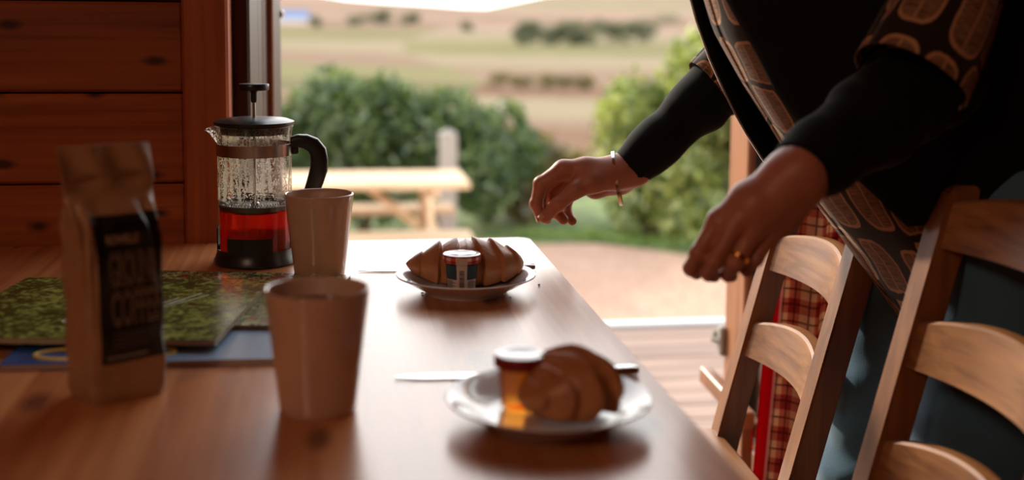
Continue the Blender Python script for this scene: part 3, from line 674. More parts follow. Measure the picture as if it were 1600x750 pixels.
# knives
def knife(tip, end, label):
    a, b = Vector(tip), Vector(end); L = (b-a).length; o = empty('table_knife', a, atan2(b.y-a.y, b.x-a.x), label, 'knife', 'table knives')
    n = 26; v, f = [], []; BL = L*.56
    for i, t in enumerate(np.linspace(0, 1, n)):
        x = BL*t; w = .0098*min(1, (t*4.2)**.6)*(1 if t < .9 else 1-.5*(t-.9)/.1); y0, y1 = -.004-w*.45*min(1, t*6+.15), w*.55-.002
        th = .0008
        v += [(x, y0, .0010), (x, y1, .0012), (x, y1, .0012+2*th), (x, y0, .0010+th)]
    for i in range(n-1):
        for s in range(4): f.append([i*4+s, i*4+4+s, i*4+4+(s+1) % 4, i*4+(s+1) % 4])
    f += [[0, 1, 2, 3], [(n-1)*4+s for s in (3, 2, 1, 0)]]
    me = pymesh('blade', v, f); link_mesh('blade', me, M['knife_steel'], o, True, 30)
    v, f, seg = [], [], 12
    hs = [(BL, .0035, .0020), (BL+.008, .0052, .0030), (BL+.02, .0060, .0036), (L-.03, .0085, .0042), (L-.008, .0095, .0045), (L-.001, .0075, .0036), (L, .004, .002)]
    for x, w, h in hs:
        for k in range(seg): v.append((x, -.002+w*cos(2*pi*k/seg), .0048+h*sin(2*pi*k/seg)))
    for i in range(len(hs)-1):
        for k in range(seg): f.append([i*seg+k, i*seg+(k+1) % seg, (i+1)*seg+(k+1) % seg, (i+1)*seg+k])
    f += [list(range(seg))[::-1], [(len(hs)-1)*seg+k for k in range(seg)]]
    link_mesh('handle', pymesh('handle', v, f), M['knife_steel'], o, True, 50); return o
M['knife_steel'] = plain('polished_steel', (.72, .71, .70, 1), .12, 1, .03)
kn = [Pz(617, 591, T), Pz(997, 584, T), Pz(560, 424, T), Pz(836, 421, T)]
knife(kn[0], kn[1], 'table knife on the table behind the near plate'); knife(kn[2], kn[3], 'table knife on the table behind the far plate')
# crumbs
for i, (u, v_, lb) in enumerate(((842, 446, 'croissant crumb on the table right of the far plate'), (660, 459, 'croissant crumb on the table left below the far plate'), (797, 466, 'croissant crumb on the table right below the far plate'))):
    p = Pz(u, v_, T); g = np.random.default_rng(i); bm = bmesh.new(); bmesh.ops.create_icosphere(bm, subdivisions=1, radius=.0022)
    for q in bm.verts: q.co *= g.uniform(.6, 1.2); q.co.z *= .5
    bmesh.ops.translate(bm, vec=(0, 0, .0011), verts=bm.verts); me = bpy.data.meshes.new('crumb'); bm.to_mesh(me); bm.free()
    tag(link_mesh('bread_crumb', me, M['croissant_crumb'] if 'croissant_crumb' in M else M.setdefault('croissant_crumb', plain('crumb_brown', C(120, 66, 30), .7)), None, loc=tuple(p)), lb, 'crumb', 'crumbs by the far plate')

# ------------------------------------------------------------------ magazines
def foliage_cover(name, cols, scale, accent=None, rough=.22):
    N = Nodes(name); co = N.coords(); n1 = N.noise(co, scale, 6, .7, .4); v1 = N.n('TexVoronoi', {'Vector': co, 'Scale': scale*4}, feature='F1')
    c = N.ramp(N.math('ADD', N.math('MULTIPLY', n1, .8), N.math('MULTIPLY', v1.outputs['Distance'], .3)), [(.36, cols[0]), (.52, cols[1]), (.70, cols[2])])
    if accent: c = N.mix(N.math('LESS_THAN', N.n('TexVoronoi', {'Vector': co, 'Scale': 38.0}).outputs['Distance'], .20), c, accent)
    return N.done(N.bsdf(Base_Color=c, Roughness=rough, Specular_IOR_Level=.6))
M['cover_hedge'] = foliage_cover('hedge_photo_cover', (C(22, 30, 16), C(74, 96, 42), C(168, 182, 92)), 38)
M['cover_flower'] = foliage_cover('flower_photo_cover', (C(20, 28, 18), C(76, 94, 46), C(190, 186, 124)), 55, C(176, 52, 62))
M['cover_leafy'] = foliage_cover('leafy_photo_cover', (C(22, 30, 20), C(72, 92, 46), C(190, 196, 132)), 60)
N = Nodes('blue_photo_cover'); co = N.coords(); sx_ = N.n('SeparateXYZ', {0: co}).outputs['X']
blue = N.ramp(N.math('ADD', N.math('MULTIPLY_ADD', sx_, 4.5, 1.15), N.math('MULTIPLY', N.noise(co, 20, 4), .18)), [(.30, C(40, 92, 158)), (.62, C(92, 138, 190)), (.80, C(150, 176, 206))])
M['cover_blue'] = N.done(N.bsdf(Base_Color=blue, Roughness=.25, Specular_IOR_Level=.6))
M['paper'] = plain('magazine_paper', C(176, 150, 128), .7, var=.12, vscale=200)
M['white_print'] = plain('white_print', C(214, 214, 200), .4); M['yellow_print'] = plain('yellow_print', C(226, 202, 96), .4); M['navy_print'] = plain('navy_print', C(22, 52, 110), .4)
def magazine(origin, ang, w, l, z, th, cover, label):
    """origin: near right corner; w to the left, l away"""
    o = empty('magazine', (origin[0], origin[1], z), ang, label, 'magazine', 'magazines on the table')
    MB().box((-w/2, l/2, th/2), (w-.002, l-.002, th-.0012)).build('pages', M['paper'], o)
    MB().box((-w/2, l/2, th-.0003), (w, l, .0006)).build('front_cover', cover, o)
    MB().box((-w/2, l/2, .0003), (w, l, .0006)).build('back_cover', cover, o)
    MB().box((-w+.0004, l/2, th/2), (.0008, l, th)).build('spine', cover, o)
    return o
def lay_text(me, parent, x, y, z, rz, mat, name='lettering'): return link_mesh(name, me, mat, parent, loc=(x, y, z), rot=(0, 0, rz))
mgC = magazine((-.034, 1.163), radians(-2), .275, .21, T, .0060, M['cover_blue'], 'blue magazine at the bottom, its front edge under the green one')
mgD = magazine((-.022, 1.30), radians(-12), .31, .246, T+.0001, .0045, M['cover_leafy'], 'leafy magazine whose far edge shows by the cafetiere')
mgB = magazine((-.05, 1.27), radians(-9), .29, .245, T+.0062, .0045, M['cover_flower'], 'magazine with red flowers on its cover behind the top one')
mgA = magazine((-.1105, 1.196), radians(-9), .295, .272, T+.0108, .0062, M['cover_hedge'], 'top magazine with a dark hedge photo and white title')
tm = text_mesh('GARDENS', .028, 1.0); lay_text(tm, mgA, -.165, .055, .0064, radians(62), M['white_print'])
for k in range(6):
    MB().bar((-.140+.009*k, .070+.010*k, .0065), (-.105+.010*k, .150+.012*k-.02*(k % 2), .0065), .0016, .0002).build('print_line', M['white_print'], mgA)
ring = [(-.215+.034*cos(a), .030+.018*sin(a), .0062) for a in np.linspace(0, 2*pi, 40)]
MB().tube(ring, .0022, 6, False).build('lettering', M['yellow_print'], mgC)
ring = [(-.150+.034*cos(a), .030+.018*sin(a), .0062) for a in np.linspace(0, 2*pi, 40)]
MB().tube(ring, .0022, 6, False).build('lettering', M['yellow_print'], mgC)
for k in range(3): MB().box((-.258+.006*k, .022, .0061), (.0035, .026, .0002)).build('print_line', M['navy_print'], mgC)

# ------------------------------------------------------------------ coffee bag
bc_ = np.array([-.200, 1.046]); ex = np.array([cos(radians(36)), sin(radians(36))]); ey = np.array([-ex[1], ex[0]])
W2, D2, BH = .0365, .0275, .2235
cb = bc_+ex*W2+ey*D2
bag = empty('coffee_bag', (cb[0], cb[1], T), radians(36), 'kraft paper bag of ground coffee with a black label, top sealed', 'coffee bag')
N = Nodes('kraft_paper'); co = N.coords(); nz = N.noise(co, 90, 4); cr = N.noise(N.coords(scale=(30, 30, 60)), 1, 3, .5, .8)
M['kraft'] = N.done(N.bsdf(Base_Color=N.mix(nz, C(150, 108, 76), C(178, 136, 100)), Roughness=.4, Specular_IOR_Level=.6, Normal=N.bump(cr, .6, .005)))
def bag_d(h): return np.interp(h, [0, .006, .02, .13, .155, .172, .186, BH], [.0255, .0275, .0275, .0265, .0215, .012, .0018, .0012])
def bag_w(h): return np.interp(h, [0, .008, .15, .19, BH], [.034, .0365, .0370, .0425, .0430])
def bag_pt(th, h):
    w, d = bag_w(h), bag_d(h); n = np.interp(h, [0, .14, .18, BH], [7, 6, 3, 2.2]); c_, s_ = cos(th), sin(th)
    crs = .0035*np.exp(-((h-.155)/.02)**2)*sin(th*9+2)+.0016*np.exp(-((h-.12)/.03)**2)*sin(th*13)+.0012*sin(h*120+th*3)*(.02 < h < .16)
    x = (w+crs*.5*(h < .17))*math.copysign(abs(c_)**(2/n), c_); y = (d+crs*(h < .175))*math.copysign(abs(s_)**(2/n), s_)
    lean = -.004*(h/BH)**2
    if h > .186: y += .0038*sin(x*150+h*60)*(1-abs((h-.205)/.02)*.3)
    return (x+lean, y+.004*(h/BH)**3, h)
hs = [0, .002, .006]+list(np.linspace(.012, .18, 46))+list(np.linspace(.183, BH, 14)); nth = 120
v = [bag_pt(2*pi*k/nth, h) for h in hs for k in range(nth)]; f = grid_faces(len(hs), nth, True)
me = mesh_np('paper_bag', v, f); bm = bmesh.new(); bm.from_mesh(me); bmesh.ops.holes_fill(bm, edges=[e for e in bm.edges if e.is_boundary], sides=0); bmesh.ops.recalc_face_normals(bm, faces=bm.faces[:]); bm.to_mesh(me); bm.free()
link_mesh('paper_bag', me, M['kraft'], bag, True, 50)
for h in (.196, .199): MB().tube([(x, -.0024+.004*(h/BH)**3+.0022*sin(x*140), h) for x in np.linspace(-.036, .034, 16)], .0009, 6).build('zip_seal', M['kraft'], bag, True)
def front(x, h, off):
    """point on the bag's front face at width x (from centre) and height h"""
    w = bag_w(h); n = np.interp(h, [0, .14, .18, BH], [7, 6, 3, 2.2]); c_ = max(-.9999, min(.9999, x/w)); ca = math.copysign(abs(c_)**(n/2), c_)
    th = -math.acos(ca); p = bag_pt(th, h); return (p[0], p[1]-off, p[2])
N = Nodes('black_label'); M['black_label'] = plain('black_label', C(16, 18, 18), .28, var=.1)
nx, nh = 26, 50; X0, X1, H0, H1 = -.0265, .0352, .036, .164
v = [front(x, h, .0007) for h in np.linspace(H0, H1, nh) for x in np.linspace(X0, X1, nx)]
lab = link_mesh('label', mesh_np('label', v, grid_faces(nh, nx)), M['black_label'], bag, True)
M['print_tan'] = plain('tan_print', C(196, 160, 132), .5)
def bag_text(body, x0, x1, h0, h1, outline=0):
    tm = text_mesh(body, 1.0, 1.0, 'LEFT', outline); co_ = np.array([v.co[:] for v in tm.vertices]); lo, hi = co_.min(0), co_.max(0)
    for v in tm.vertices:
        x = x0+(v.co.x-lo[0])/(hi[0]-lo[0])*(x1-x0); h = h0+(v.co.y-lo[1])/(hi[1]-lo[1])*(h1-h0); v.co = front(x, h, .0012+(.0003 if v.co.z > 0 else 0))
    link_mesh('lettering', tm, M['print_tan'], lab)
bag_text('ROWELLS', -.016, .012, .1395, .1475); bag_text('GROUND', -.0165, .029, .103, .133, .010); bag_text('COFFEE', -.0165, .029, .0685, .0995, .010)
for h, x1 in ((.062, .029), (.0585, .026), (.055, .028), (.051, .02)):
    v = [front(x, hh, .0012) for hh in (h-.0006, h+.0006) for x in np.linspace(-.0165, x1, 10)]; link_mesh('print_line', mesh_np('print_line', v, grid_faces(2, 10)), plain('dim_print', C(90, 80, 72), .5), lab)
v = [front(x, hh, .0012) for hh in (.0405, .0425) for x in np.linspace(-.022, .015, 10)]; link_mesh('print_line', mesh_np('print_line', v, grid_faces(2, 10)), plain('grey_print', C(140, 136, 130), .5), lab)
# ------------------------------------------------------------------ ladder back chairs (facing the table)
def make_chair(name):
    """local x = 0 at the back posts' front face at height .714, y = 0 mid chair, seat towards -x"""
    o = empty(name, (0, 0, 0)); IW, PW = .245, .037; dx = lambda h: .255*(h-.714)
    def post(s):
        y0 = s*(IW/2+PW/2); pr = [(dx(.44)+.03, 0), (dx(.44)-.004, .42), (dx(.50), .50), (dx(.905), .905), (dx(.912)+.006, .911), (dx(.908)+.033, .910), (dx(.90)+.036, .902), (dx(.50)+.036, .50), (dx(.44)+.034, .42), (dx(.44)+.062, 0)]
        bm = bmesh.new(); a = [bm.verts.new((x, y0-PW/2, z)) for x, z in pr]; b = [bm.verts.new((x, y0+PW/2, z)) for x, z in pr]; n = len(pr)
        bm.faces.new(a[::-1]); bm.faces.new(b)
        for i in range(n): bm.faces.new([a[i], a[(i+1) % n], b[(i+1) % n], b[i]])
        bmesh.ops.recalc_face_normals(bm, faces=bm.faces[:]); bmesh.ops.bevel(bm, geom=bm.edges[:], offset=.0025, segments=2, affect='EDGES')
        me = bpy.data.meshes.new('back_post'); bm.to_mesh(me); bm.free(); link_mesh('back_post', me, M['chair_wood'], o)
    post(-1); post(1)
    for hb in (.844, .714, .584):
        n = 22; v = []
        for i, t in enumerate(np.linspace(-1, 1, n)):
            y = t*(IW/2+.004); ht = .049+.017*(max(0, cos(t*pi/2*1.02))**.8); bow = .024*(1-t*t)
            for z, off in ((0, 0), (ht-.003, 0), (ht, .003), (ht, .017), (ht-.003, .020), (0, .020)):
                v.append((dx(hb+z)+.004+bow+off, y, hb+z))
        f = []
        for i in range(n-1):
            for s in range(6): f.append([i*6+s, i*6+(s+1) % 6, (i+1)*6+(s+1) % 6, (i+1)*6+s])
        f += [[5, 4, 3, 2, 1, 0], [(n-1)*6+s for s in range(6)]]
        me = pymesh('back_slat', v, f); bm = bmesh.new(); bm.from_mesh(me); bmesh.ops.recalc_face_normals(bm, faces=bm.faces[:]); bm.to_mesh(me); bm.free()
        link_mesh('back_slat', me, M['slat_wood'], o, True, 30)
    xs = dx(.44)
    MB().box((xs-.17, 0, .448), (.38, .335, .022), .006).build('seat', M['slat_wood'], o)
    for s in (-1, 1):
        MB().bar((xs-.325, s*.142, 0), (xs-.325, s*.142, .437), .035, .035, .003, (0, 1, 0)).build('front_leg', M['chair_wood'], o)
        MB().box((xs-.15, s*.142, .405), (.32, .02, .05), .002).build('seat_rail', M['chair_wood'], o)
        MB().box((xs-.14, s*.142, .18), (.34, .018, .025), .002).build('stretcher', M['chair_wood'], o)
    MB().box((xs-.325, 0, .405), (.02, .25, .05), .002).build('seat_rail', M['chair_wood'], o)
    MB().box((xs+.02, 0, .405), (.02, .25, .05), .002).build('seat_rail', M['chair_wood'], o)
    return o
def copy_tree(o):
    c = o.copy(); COL.objects.link(c)
    for ch in o.children: q = ch.copy(); COL.objects.link(q); q.parent = c
    return c
ch1 = make_chair('dining_chair'); ch1.location = (.638, 1.572, 0); ch1.rotation_euler = (0, 0, radians(-2))
tag(ch1, 'wooden ladder back dining chair farther from the camera, under the lower hand', 'chair', 'dining chairs')
ch2 = copy_tree(ch1); ch2.location = (.611, 1.0725, 0); ch2.rotation_euler = (0, 0, 0)
tag(ch2, 'wooden ladder back dining chair nearest the camera, cut by the right frame edge', 'chair', 'dining chairs')

# ------------------------------------------------------------------ curtain
N = Nodes('red_plaid_cloth'); uv = N.n('TexCoord').outputs['UV']; s = N.n('SeparateXYZ', {0: uv})
def stripe(x, per, w, ph=0): return N.math('LESS_THAN', N.math('FRACT', N.math('ADD', N.math('DIVIDE', x, per), ph)), w)
u_, v_ = s.outputs['X'], s.outputs['Y']; P_ = .052
base = C(222, 186, 154)
wide = N.math('MULTIPLY', N.math('ADD', stripe(u_, P_, .46), stripe(v_, P_, .46)), .5)
thin = N.math('MAXIMUM', stripe(u_, P_, .06, .28), stripe(v_, P_, .06, .28)); dk = N.math('MAXIMUM', stripe(u_, P_, .07, .76), stripe(v_, P_, .07, .76))
c = N.ramp(wide, [(0, base), (.5, C(200, 128, 104)), (1, C(170, 70, 62))]); c = N.mix(N.math('MULTIPLY', thin, .7), c, C(96, 24, 26)); c = N.mix(N.math('MULTIPLY', dk, .6), c, C(90, 26, 24))
edge = N.math('LESS_THAN', u_, .034); c = N.mix(edge, c, C(206, 32, 52))
pipe = N.math('MULTIPLY', N.math('GREATER_THAN', u_, .031), N.math('LESS_THAN', u_, .036)); c = N.mix(pipe, c, C(222, 170, 168))
weave = N.noise(N.coords('UV', (1500, 1500, 1)), 1, 2)
d_ = N.bsdf(Base_Color=c, Roughness=.9, Specular_IOR_Level=.1, Normal=N.bump(weave, .2, .001)); t_ = N.n('BsdfTranslucent', {'Color': c})
M['plaid'] = N.done(N.n('MixShader', {0: .4, 1: d_, 2: t_.outputs[0]}).outputs[0])
nr, nc = 50, 110; v, uvs = [], []
for i, h in enumerate(np.linspace(.02, 2.08, nr)):
    x0 = .698-.05*max(0, (.9-h)/.9)**1.2
    for j, t in enumerate(np.linspace(0, 1, nc)):
        x = x0+t*(.33); y = 1.775+.022*sin(t*22+.5)*(1-.25*h/2)+.006*sin(t*51+h*2); v.append((x, y, h)); uvs.append((t*.55, h))
me = mesh_np('curtain', v, grid_faces(nr, nc)); set_uv(me, uvs)
cu = empty('curtain', (.9, 1.775, 0), 0, 'red and cream plaid curtain with a plain red border by the open door', 'curtain')
q = link_mesh('cloth', me, M['plaid'], cu, True, loc=(-.9, -1.775, 0)); solidify(q, .0015)
m = MB(); m.tube([(-.24, 0, 2.12), (.24, 0, 2.12)], .012, 12); m.build('curtain_rod', M['black_rubber'], cu, True)
for k in range(6): 
    a = np.linspace(0, 2*pi, 14); MB().tube([(-.13+.058*k, .018*cos(t), 2.115+.020*sin(t)) for t in a], .002, 6, False).build('curtain_ring', M['steel'], cu, True)

# ------------------------------------------------------------------ folded camp stool leaning by the open door leaf
M['red_canvas'] = plain('red_canvas', C(190, 40, 44), .8, var=.15)
fs = empty('camp_stool', (.762, 2.14, -.02), 0, 'folded wooden camp stool with red canvas leaning on the open door leaf', 'stool')
zt = .385
MB().bar((-.012, .15, zt+.006), (-.008, -.10, zt-.008), .024, .034, .003).build('seat_rail', M['chair_wood'], fs)
MB().bar((.012, .13, zt-.02), (.014, -.10, zt-.03), .014, .030, .003).build('seat_rail', M['chair_wood'], fs)
for y in (.0, -.08):
    MB().bar((-.006, y, 0), (-.006, y, zt-.01), .016, .022, .003, (1, 0, 0)).build('leg', M['chair_wood'], fs); MB().bar((.010, y-.03, 0), (.013, y-.03, zt-.02), .012, .022, .003, (1, 0, 0)).build('leg', M['chair_wood'], fs)
MB().box((.002, -.02, zt-.04), (.008, .14, .06), .003).build('canvas', M['red_canvas'], fs)
MB().box((.006, .04, zt+.012), (.012, .06, .022), .005).build('canvas', M['red_canvas'], fs)
# ------------------------------------------------------------------ person reaching over the table
per = empty('person', (.74, 1.37, 0), 0, 'person in black gilet and leaf print blouse leaning in to set the table', 'person')
OFF = Vector((-.74, -1.37, 0))
def pin(o): o.parent = per; o.location = OFF; return o
N = Nodes('skin'); co = N.coords(); n1 = N.noise(co, 45, 4); n2 = N.noise(N.coords(scale=(500, 500, 500)), 1, 3, .6)
M['skin'] = N.done(N.bsdf(Base_Color=N.mix(n1, C(172, 108, 86), C(196, 132, 108)), Roughness=.42, Specular_IOR_Level=.4, Subsurface_Weight=.12, Subsurface_Radius=(.010, .004, .002), Subsurface_Scale=1.0, Normal=N.bump(n2, .18, .0008)))
ZF, ZN = 1.73, 1.155
def hp_(z0):
    def q(*a):
        u, v, dz, r = a; z = z0+dz; return np.array(P(u, v, z)), r*z/F
    return q
def chain(q, pts): a = [q(*p) for p in pts]; return [x[0] for x in a], [x[1] for x in a]
# far (right) hand: thumb and fingertips pinched together
q = hp_(ZF)
f_palm = [chain(q, [(992, 262, .01, 25), (962, 268, .008, 24), (915, 264, .0, 17), (880, 265, 0, 14.5)]), chain(q, [(972, 270, .02, 22), (915, 268, .022, 17), (884, 266, .021, 14)]),
          chain(q, [(970, 276, .03, 21), (920, 277, .040, 17), (893, 272, .040, 13.5)]), chain(q, [(970, 284, .035, 20), (930, 292, .05, 17), (905, 283, .055, 13)]),
          chain(q, [(962, 276, -.002, 21), (925, 284, -.012, 17), (900, 296, -.016, 13)])]
f_fing = [chain(q, [(880, 265, 0, 14), (845, 287, .002, 11.2), (838, 318, .0, 10), (845, 339, -.004, 8.4)]),
          chain(q, [(884, 266, .021, 13.5), (847, 290, .022, 11.4), (843, 322, .016, 10), (854, 342, .008, 8.2)]),
          chain(q, [(893, 272, .040, 13), (860, 303, .042, 10.6), (868, 331, .034, 9.6), (880, 343, .024, 8.2)]),
          chain(q, [(905, 283, .055, 12), (884, 316, .058, 9.4), (886, 336, .048, 8.4), (894, 345, .038, 7.4)]),
          chain(q, [(900, 296, -.016, 13), (872, 319, -.018, 11), (851, 340, -.014, 9.2)])]
# near (left) hand: back of the hand to the camera, fingers hanging
q = hp_(ZN)
n_palm = [chain(q, [(1255, 268, 0, 42), (1226, 280, .002, 36), (1168, 309, .004, 24), (1123, 345, .004, 17)]), chain(q, [(1240, 282, -.002, 34), (1180, 320, -.006, 22), (1149, 352, -.006, 16.5)]),
          chain(q, [(1242, 290, 0, 33), (1205, 328, -.005, 23), (1180, 359, -.005, 17)]), chain(q, [(1250, 296, .004, 30), (1228, 335, .004, 24), (1206, 362, .003, 17)]),
          chain(q, [(1215, 290, .022, 26), (1172, 310, .034, 20), (1140, 345, .042, 15)])]
n_fing = [chain(q, [(1123, 345, .004, 16.5), (1091, 396, .0, 13.2), (1080, 419, .016, 12), (1088, 427, .036, 10.5)]),
          chain(q, [(1149, 352, -.006, 16), (1117, 408, -.012, 13.6), (1108, 427, .008, 12), (1116, 431, .030, 10.5)]),
          chain(q, [(1180, 359, -.005, 16), (1148, 412, -.010, 13.2), (1138, 428, .008, 11.8), (1143, 431, .028, 10.4)]),
          chain(q, [(1206, 362, .003, 15.5), (1180, 404, .0, 12), (1167, 420, .014, 10.6), (1168, 424, .030, 9.4)]),
          chain(q, [(1140, 345, .042, 15), (1108, 384, .050, 13), (1090, 412, .048, 11)])]
def hand_fn(palm, fing, arm):
    def fn(p):
        d = None
        for pts, rs in palm:
            e = chain_d(p, pts, rs, .010); d = e if d is None else smin(d, e, .012)
        g = None
        for pts, rs in fing:
            e = chain_d(p, pts, rs, .003)
            # knuckle swellings
            for j in (1, 2):
                if j < len(pts)-1: e = smin(e, np.linalg.norm(p-pts[j], axis=-1)-rs[j]*1.04, .003)
            g = e if g is None else smin(g, e, .0022)
        d = smin(d, g, .008)
        return smin(d, chain_d(p, arm[0], arm[1], .01), .02)
    return fn
EF, WF = np.array([.6045, 1.6714, 1.0348]), np.array(P(990, 262, ZF+.012)); EN, WN = np.array(P(1440, 135, 1.255)), np.array(P(1252, 266, ZN))
SF, SN = np.array([.66, 1.50, 1.32]), np.array([.69, 1.235, 1.30])
V, Fc = [], []
def add_surf(v, f): Fc.append(f+sum(len(x) for x in V)); V.append(v)
for palm, fing, E_, W_ in ((f_palm, f_fing, EF, WF), (n_palm, n_fing, EN, WN)):
    arm = ([W_, W_+(E_-W_)*.45], [.0232, .028]); pts = np.concatenate([np.array(c[0]) for c in palm+fing]+[np.array(arm[0])])
    add_surf(*nets(hand_fn(palm, fing, arm), pts.min(0)-.04, pts.max(0)+.04, .0019))
# torso, head, legs under the clothes
SHF = np.array([-.10, -.19, 0]); HC = np.array([.435, 1.37, 1.655]); Rh = np.array(Matrix.Rotation(radians(38), 3, 'Y'))
def body_fn(p):
    A = lambda c: np.array(c)+SHF; B = np.array
    d = chain_d(p, [A([.90, 1.56, .86]), A([.83, 1.56, 1.05]), A([.76, 1.56, 1.22])], [.125, .12, .13], .05)
    d = smin(d, cap_d(p, SF+B([0, -.02, 0]), SN+B([0, .02, 0]), .065, .065), .06)
    d = smin(d, cap_d(p, A([.90, 1.63, .80]), A([.90, 1.49, .80]), .10, .10), .05)
    for y, xk, yk in ((1.645, .826, 1.66), (1.455, .832, 1.455)):
        d = smin(d, chain_d(p, [A([.89, y, .84]), A([xk, yk, .46]), A([xk+.05, yk, .09])], [.085, .055, .038], .03), .03)
        d = smin(d, cap_d(p, A([xk+.06, yk, .05]), A([xk-.10, yk, .035]), .04, .030), .03)
    for S, E_, W_ in ((SF, EF, WF), (SN, EN, WN)): d = smin(d, chain_d(p, [S, E_, E_+(W_-E_)*.75], [.052, .042, .029], .02), .02)
    d = smin(d, cap_d(p, A([.70, 1.56, 1.38]), A([.60, 1.56, 1.57]), .056, .052), .03)
    d = smin(d, ell_d(p, HC, (.095, .074, .112), Rh), .02); d = smin(d, ell_d(p, HC+B([-.055, 0, -.065]), (.055, .055, .06), Rh), .03)
    q_ = (p-HC)@Rh
    d = smin(d, cap_d(q_, B([-.092, 0, .01]), B([-.112, 0, -.025]), .009, .013), .008)          # nose
    d = smin(d, cap_d(q_, B([-.085, -.02, -.058]), B([-.085, .02, -.058]), .009, .009), .006)   # mouth
    for s in (-1, 1):
        d = smin(d, ell_d(q_, B([.012, s*.074, -.005]), (.018, .007, .030)), .004)              # ear
        d = np.maximum(d, -(np.linalg.norm(q_-B([-.094, s*.031, .022]), axis=-1)-.012))         # eye socket
    return d
add_surf(*nets(body_fn, (.26, 1.02, -.01), (1.0, 1.75, 1.80), .0085))
me = mesh_np('body', np.concatenate(V), np.concatenate(Fc)); body = pin(link_mesh('body', me, M['skin'], None, True))
M['eye'] = plain('eye_white', C(226, 220, 212), .1)
for s in (-1, 1):
    bm = bmesh.new(); bmesh.ops.create_uvsphere(bm, u_segments=14, v_segments=10, radius=.0115); me = bpy.data.meshes.new('eye'); bm.to_mesh(me); bm.free()
    e = link_mesh('eye', me, M['eye'], None, True); pin(e); e.location = Vector(HC+Rh@np.array([-.088, s*.031, .022]))+OFF
M['hair'] = plain('brown_hair', C(62, 42, 28), .5, var=.4, vscale=300, bump=.4)
def hair_fn(p):
    q_ = (p-HC)@Rh; d = ell_d(q_, np.array([.012, 0, .018]), (.100, .086, .112)); d = smin(d, cap_d(q_, np.array([.07, 0, -.02]), np.array([.05, 0, -.13]), .055, .045), .03)
    return np.maximum(d, -(ell_d(q_, np.array([-.10, 0, -.045]), (.075, .070, .105))))
pin(link_mesh('hair', mesh_np('hair', *nets(hair_fn, (.25, 1.24, 1.45), (.62, 1.50, 1.83), .006)), M['hair'], None, True))

# clothes -----------------------------------------------------------
N = Nodes('denim'); co = N.coords(); tw = N.noise(N.coords(scale=(900, 900, 350)), 1, 2); n1 = N.noise(co, 9, 4)
M['denim'] = N.done(N.bsdf(Base_Color=N.mix(N.math('ADD', N.math('MULTIPLY', n1, .6), N.math('MULTIPLY', tw, .4)), C(52, 86, 110), C(104, 146, 172)), Roughness=.85, Specular_IOR_Level=.2, Sheen_Weight=.3, Normal=N.bump(tw, .3, .001)))
def jeans_fn(p):
    A = lambda c: np.array(c)+SHF
    d = cap_d(p, A([.895, 1.645, .85]), A([.895, 1.475, .85]), .128, .128)
    for y, xk, yk in ((1.645, .826, 1.66), (1.455, .832, 1.455)):
        d = smin(d, chain_d(p, [A([.88, y, .83]), A([xk, yk, .47]), A([xk+.05, yk, .08])], [.098, .076, .066], .03), .03)
    d = d+.0035*np.sin(p[..., 2]*95+np.sin(p[..., 1]*40)*1.5+p[..., 0]*30)*np.exp(-((p[..., 2]-.45)/.22)**2)
    return np.maximum(np.maximum(d, p[..., 2]-.93), .055-p[..., 2])
pin(link_mesh('jeans', mesh_np('jeans', *nets(jeans_fn, (.55, 1.10, .03), (.97, 1.62, .96), .0085)), M['denim'], None, True))
M['shoe'] = plain('black_shoe', (.02, .018, .016, 1), .4)
for xk, yk in ((.745, 1.49), (.75, 1.265)):
    def sh_fn(p): return np.maximum(smin(cap_d(p, np.array([xk+.07, yk, .05]), np.array([xk-.09, yk, .04]), .048, .038), cap_d(p, np.array([xk+.06, yk, .05]), np.array([xk+.055, yk, .11]), .048, .05), .02), .002-p[..., 2])
    pin(link_mesh('shoe', mesh_np('shoe', *nets(sh_fn, (xk-.18, yk-.08, -.01), (xk+.14, yk+.08, .15), .006)), M['shoe'], None, True))
N = Nodes('black_jersey'); co = N.coords(); n1 = N.noise(N.coords(scale=(700, 700, 700)), 1, 2)
M['jersey'] = N.done(N.bsdf(Base_Color=C(18, 20, 20), Roughness=.85, Specular_IOR_Level=.2, Sheen_Weight=.12, Sheen_Roughness=.3, Normal=N.bump(n1, .15, .0008)))
def sleeve_fn(E_, Wc, r, cutdir, folds):
    ax = (Wc-E_)/np.linalg.norm(Wc-E_); L = np.linalg.norm(Wc-E_)
    pts = [E_-ax*.02, E_+ax*L*.4, E_+ax*L*.8, Wc+ax*.03]
    def fn(p):
        t = (p-E_)@ax/L
        d = chain_d(p, pts, r, .02)
        d = d+folds*np.sin(t*34+np.sin((p@UP)*70)*.9+(p@RIGHT)*25)*np.clip(1.05-t, 0, 1)
        return np.maximum(d, (p-Wc)@cutdir)
    return fn
def unit(v): return v/np.linalg.norm(v)
cf, cn = np.array(P(983, 265, ZF+.012)), np.array(P(1245, 271, ZN))
for nm, E_, Wc, r, k in (('sleeve', EF, cf, [.048, .0405, .0330, .0288], .0022), ('sleeve', EN, cn, [.054, .045, .0350, .0288], .0014)):
    cut = unit(Wc-E_); lo = np.minimum(E_, Wc)-.10; hi = np.maximum(E_, Wc)+.10
    pin(link_mesh(nm, mesh_np(nm, *nets(sleeve_fn(E_, Wc, r, cut, k), lo, hi, .0032)), M['jersey'], None, True))
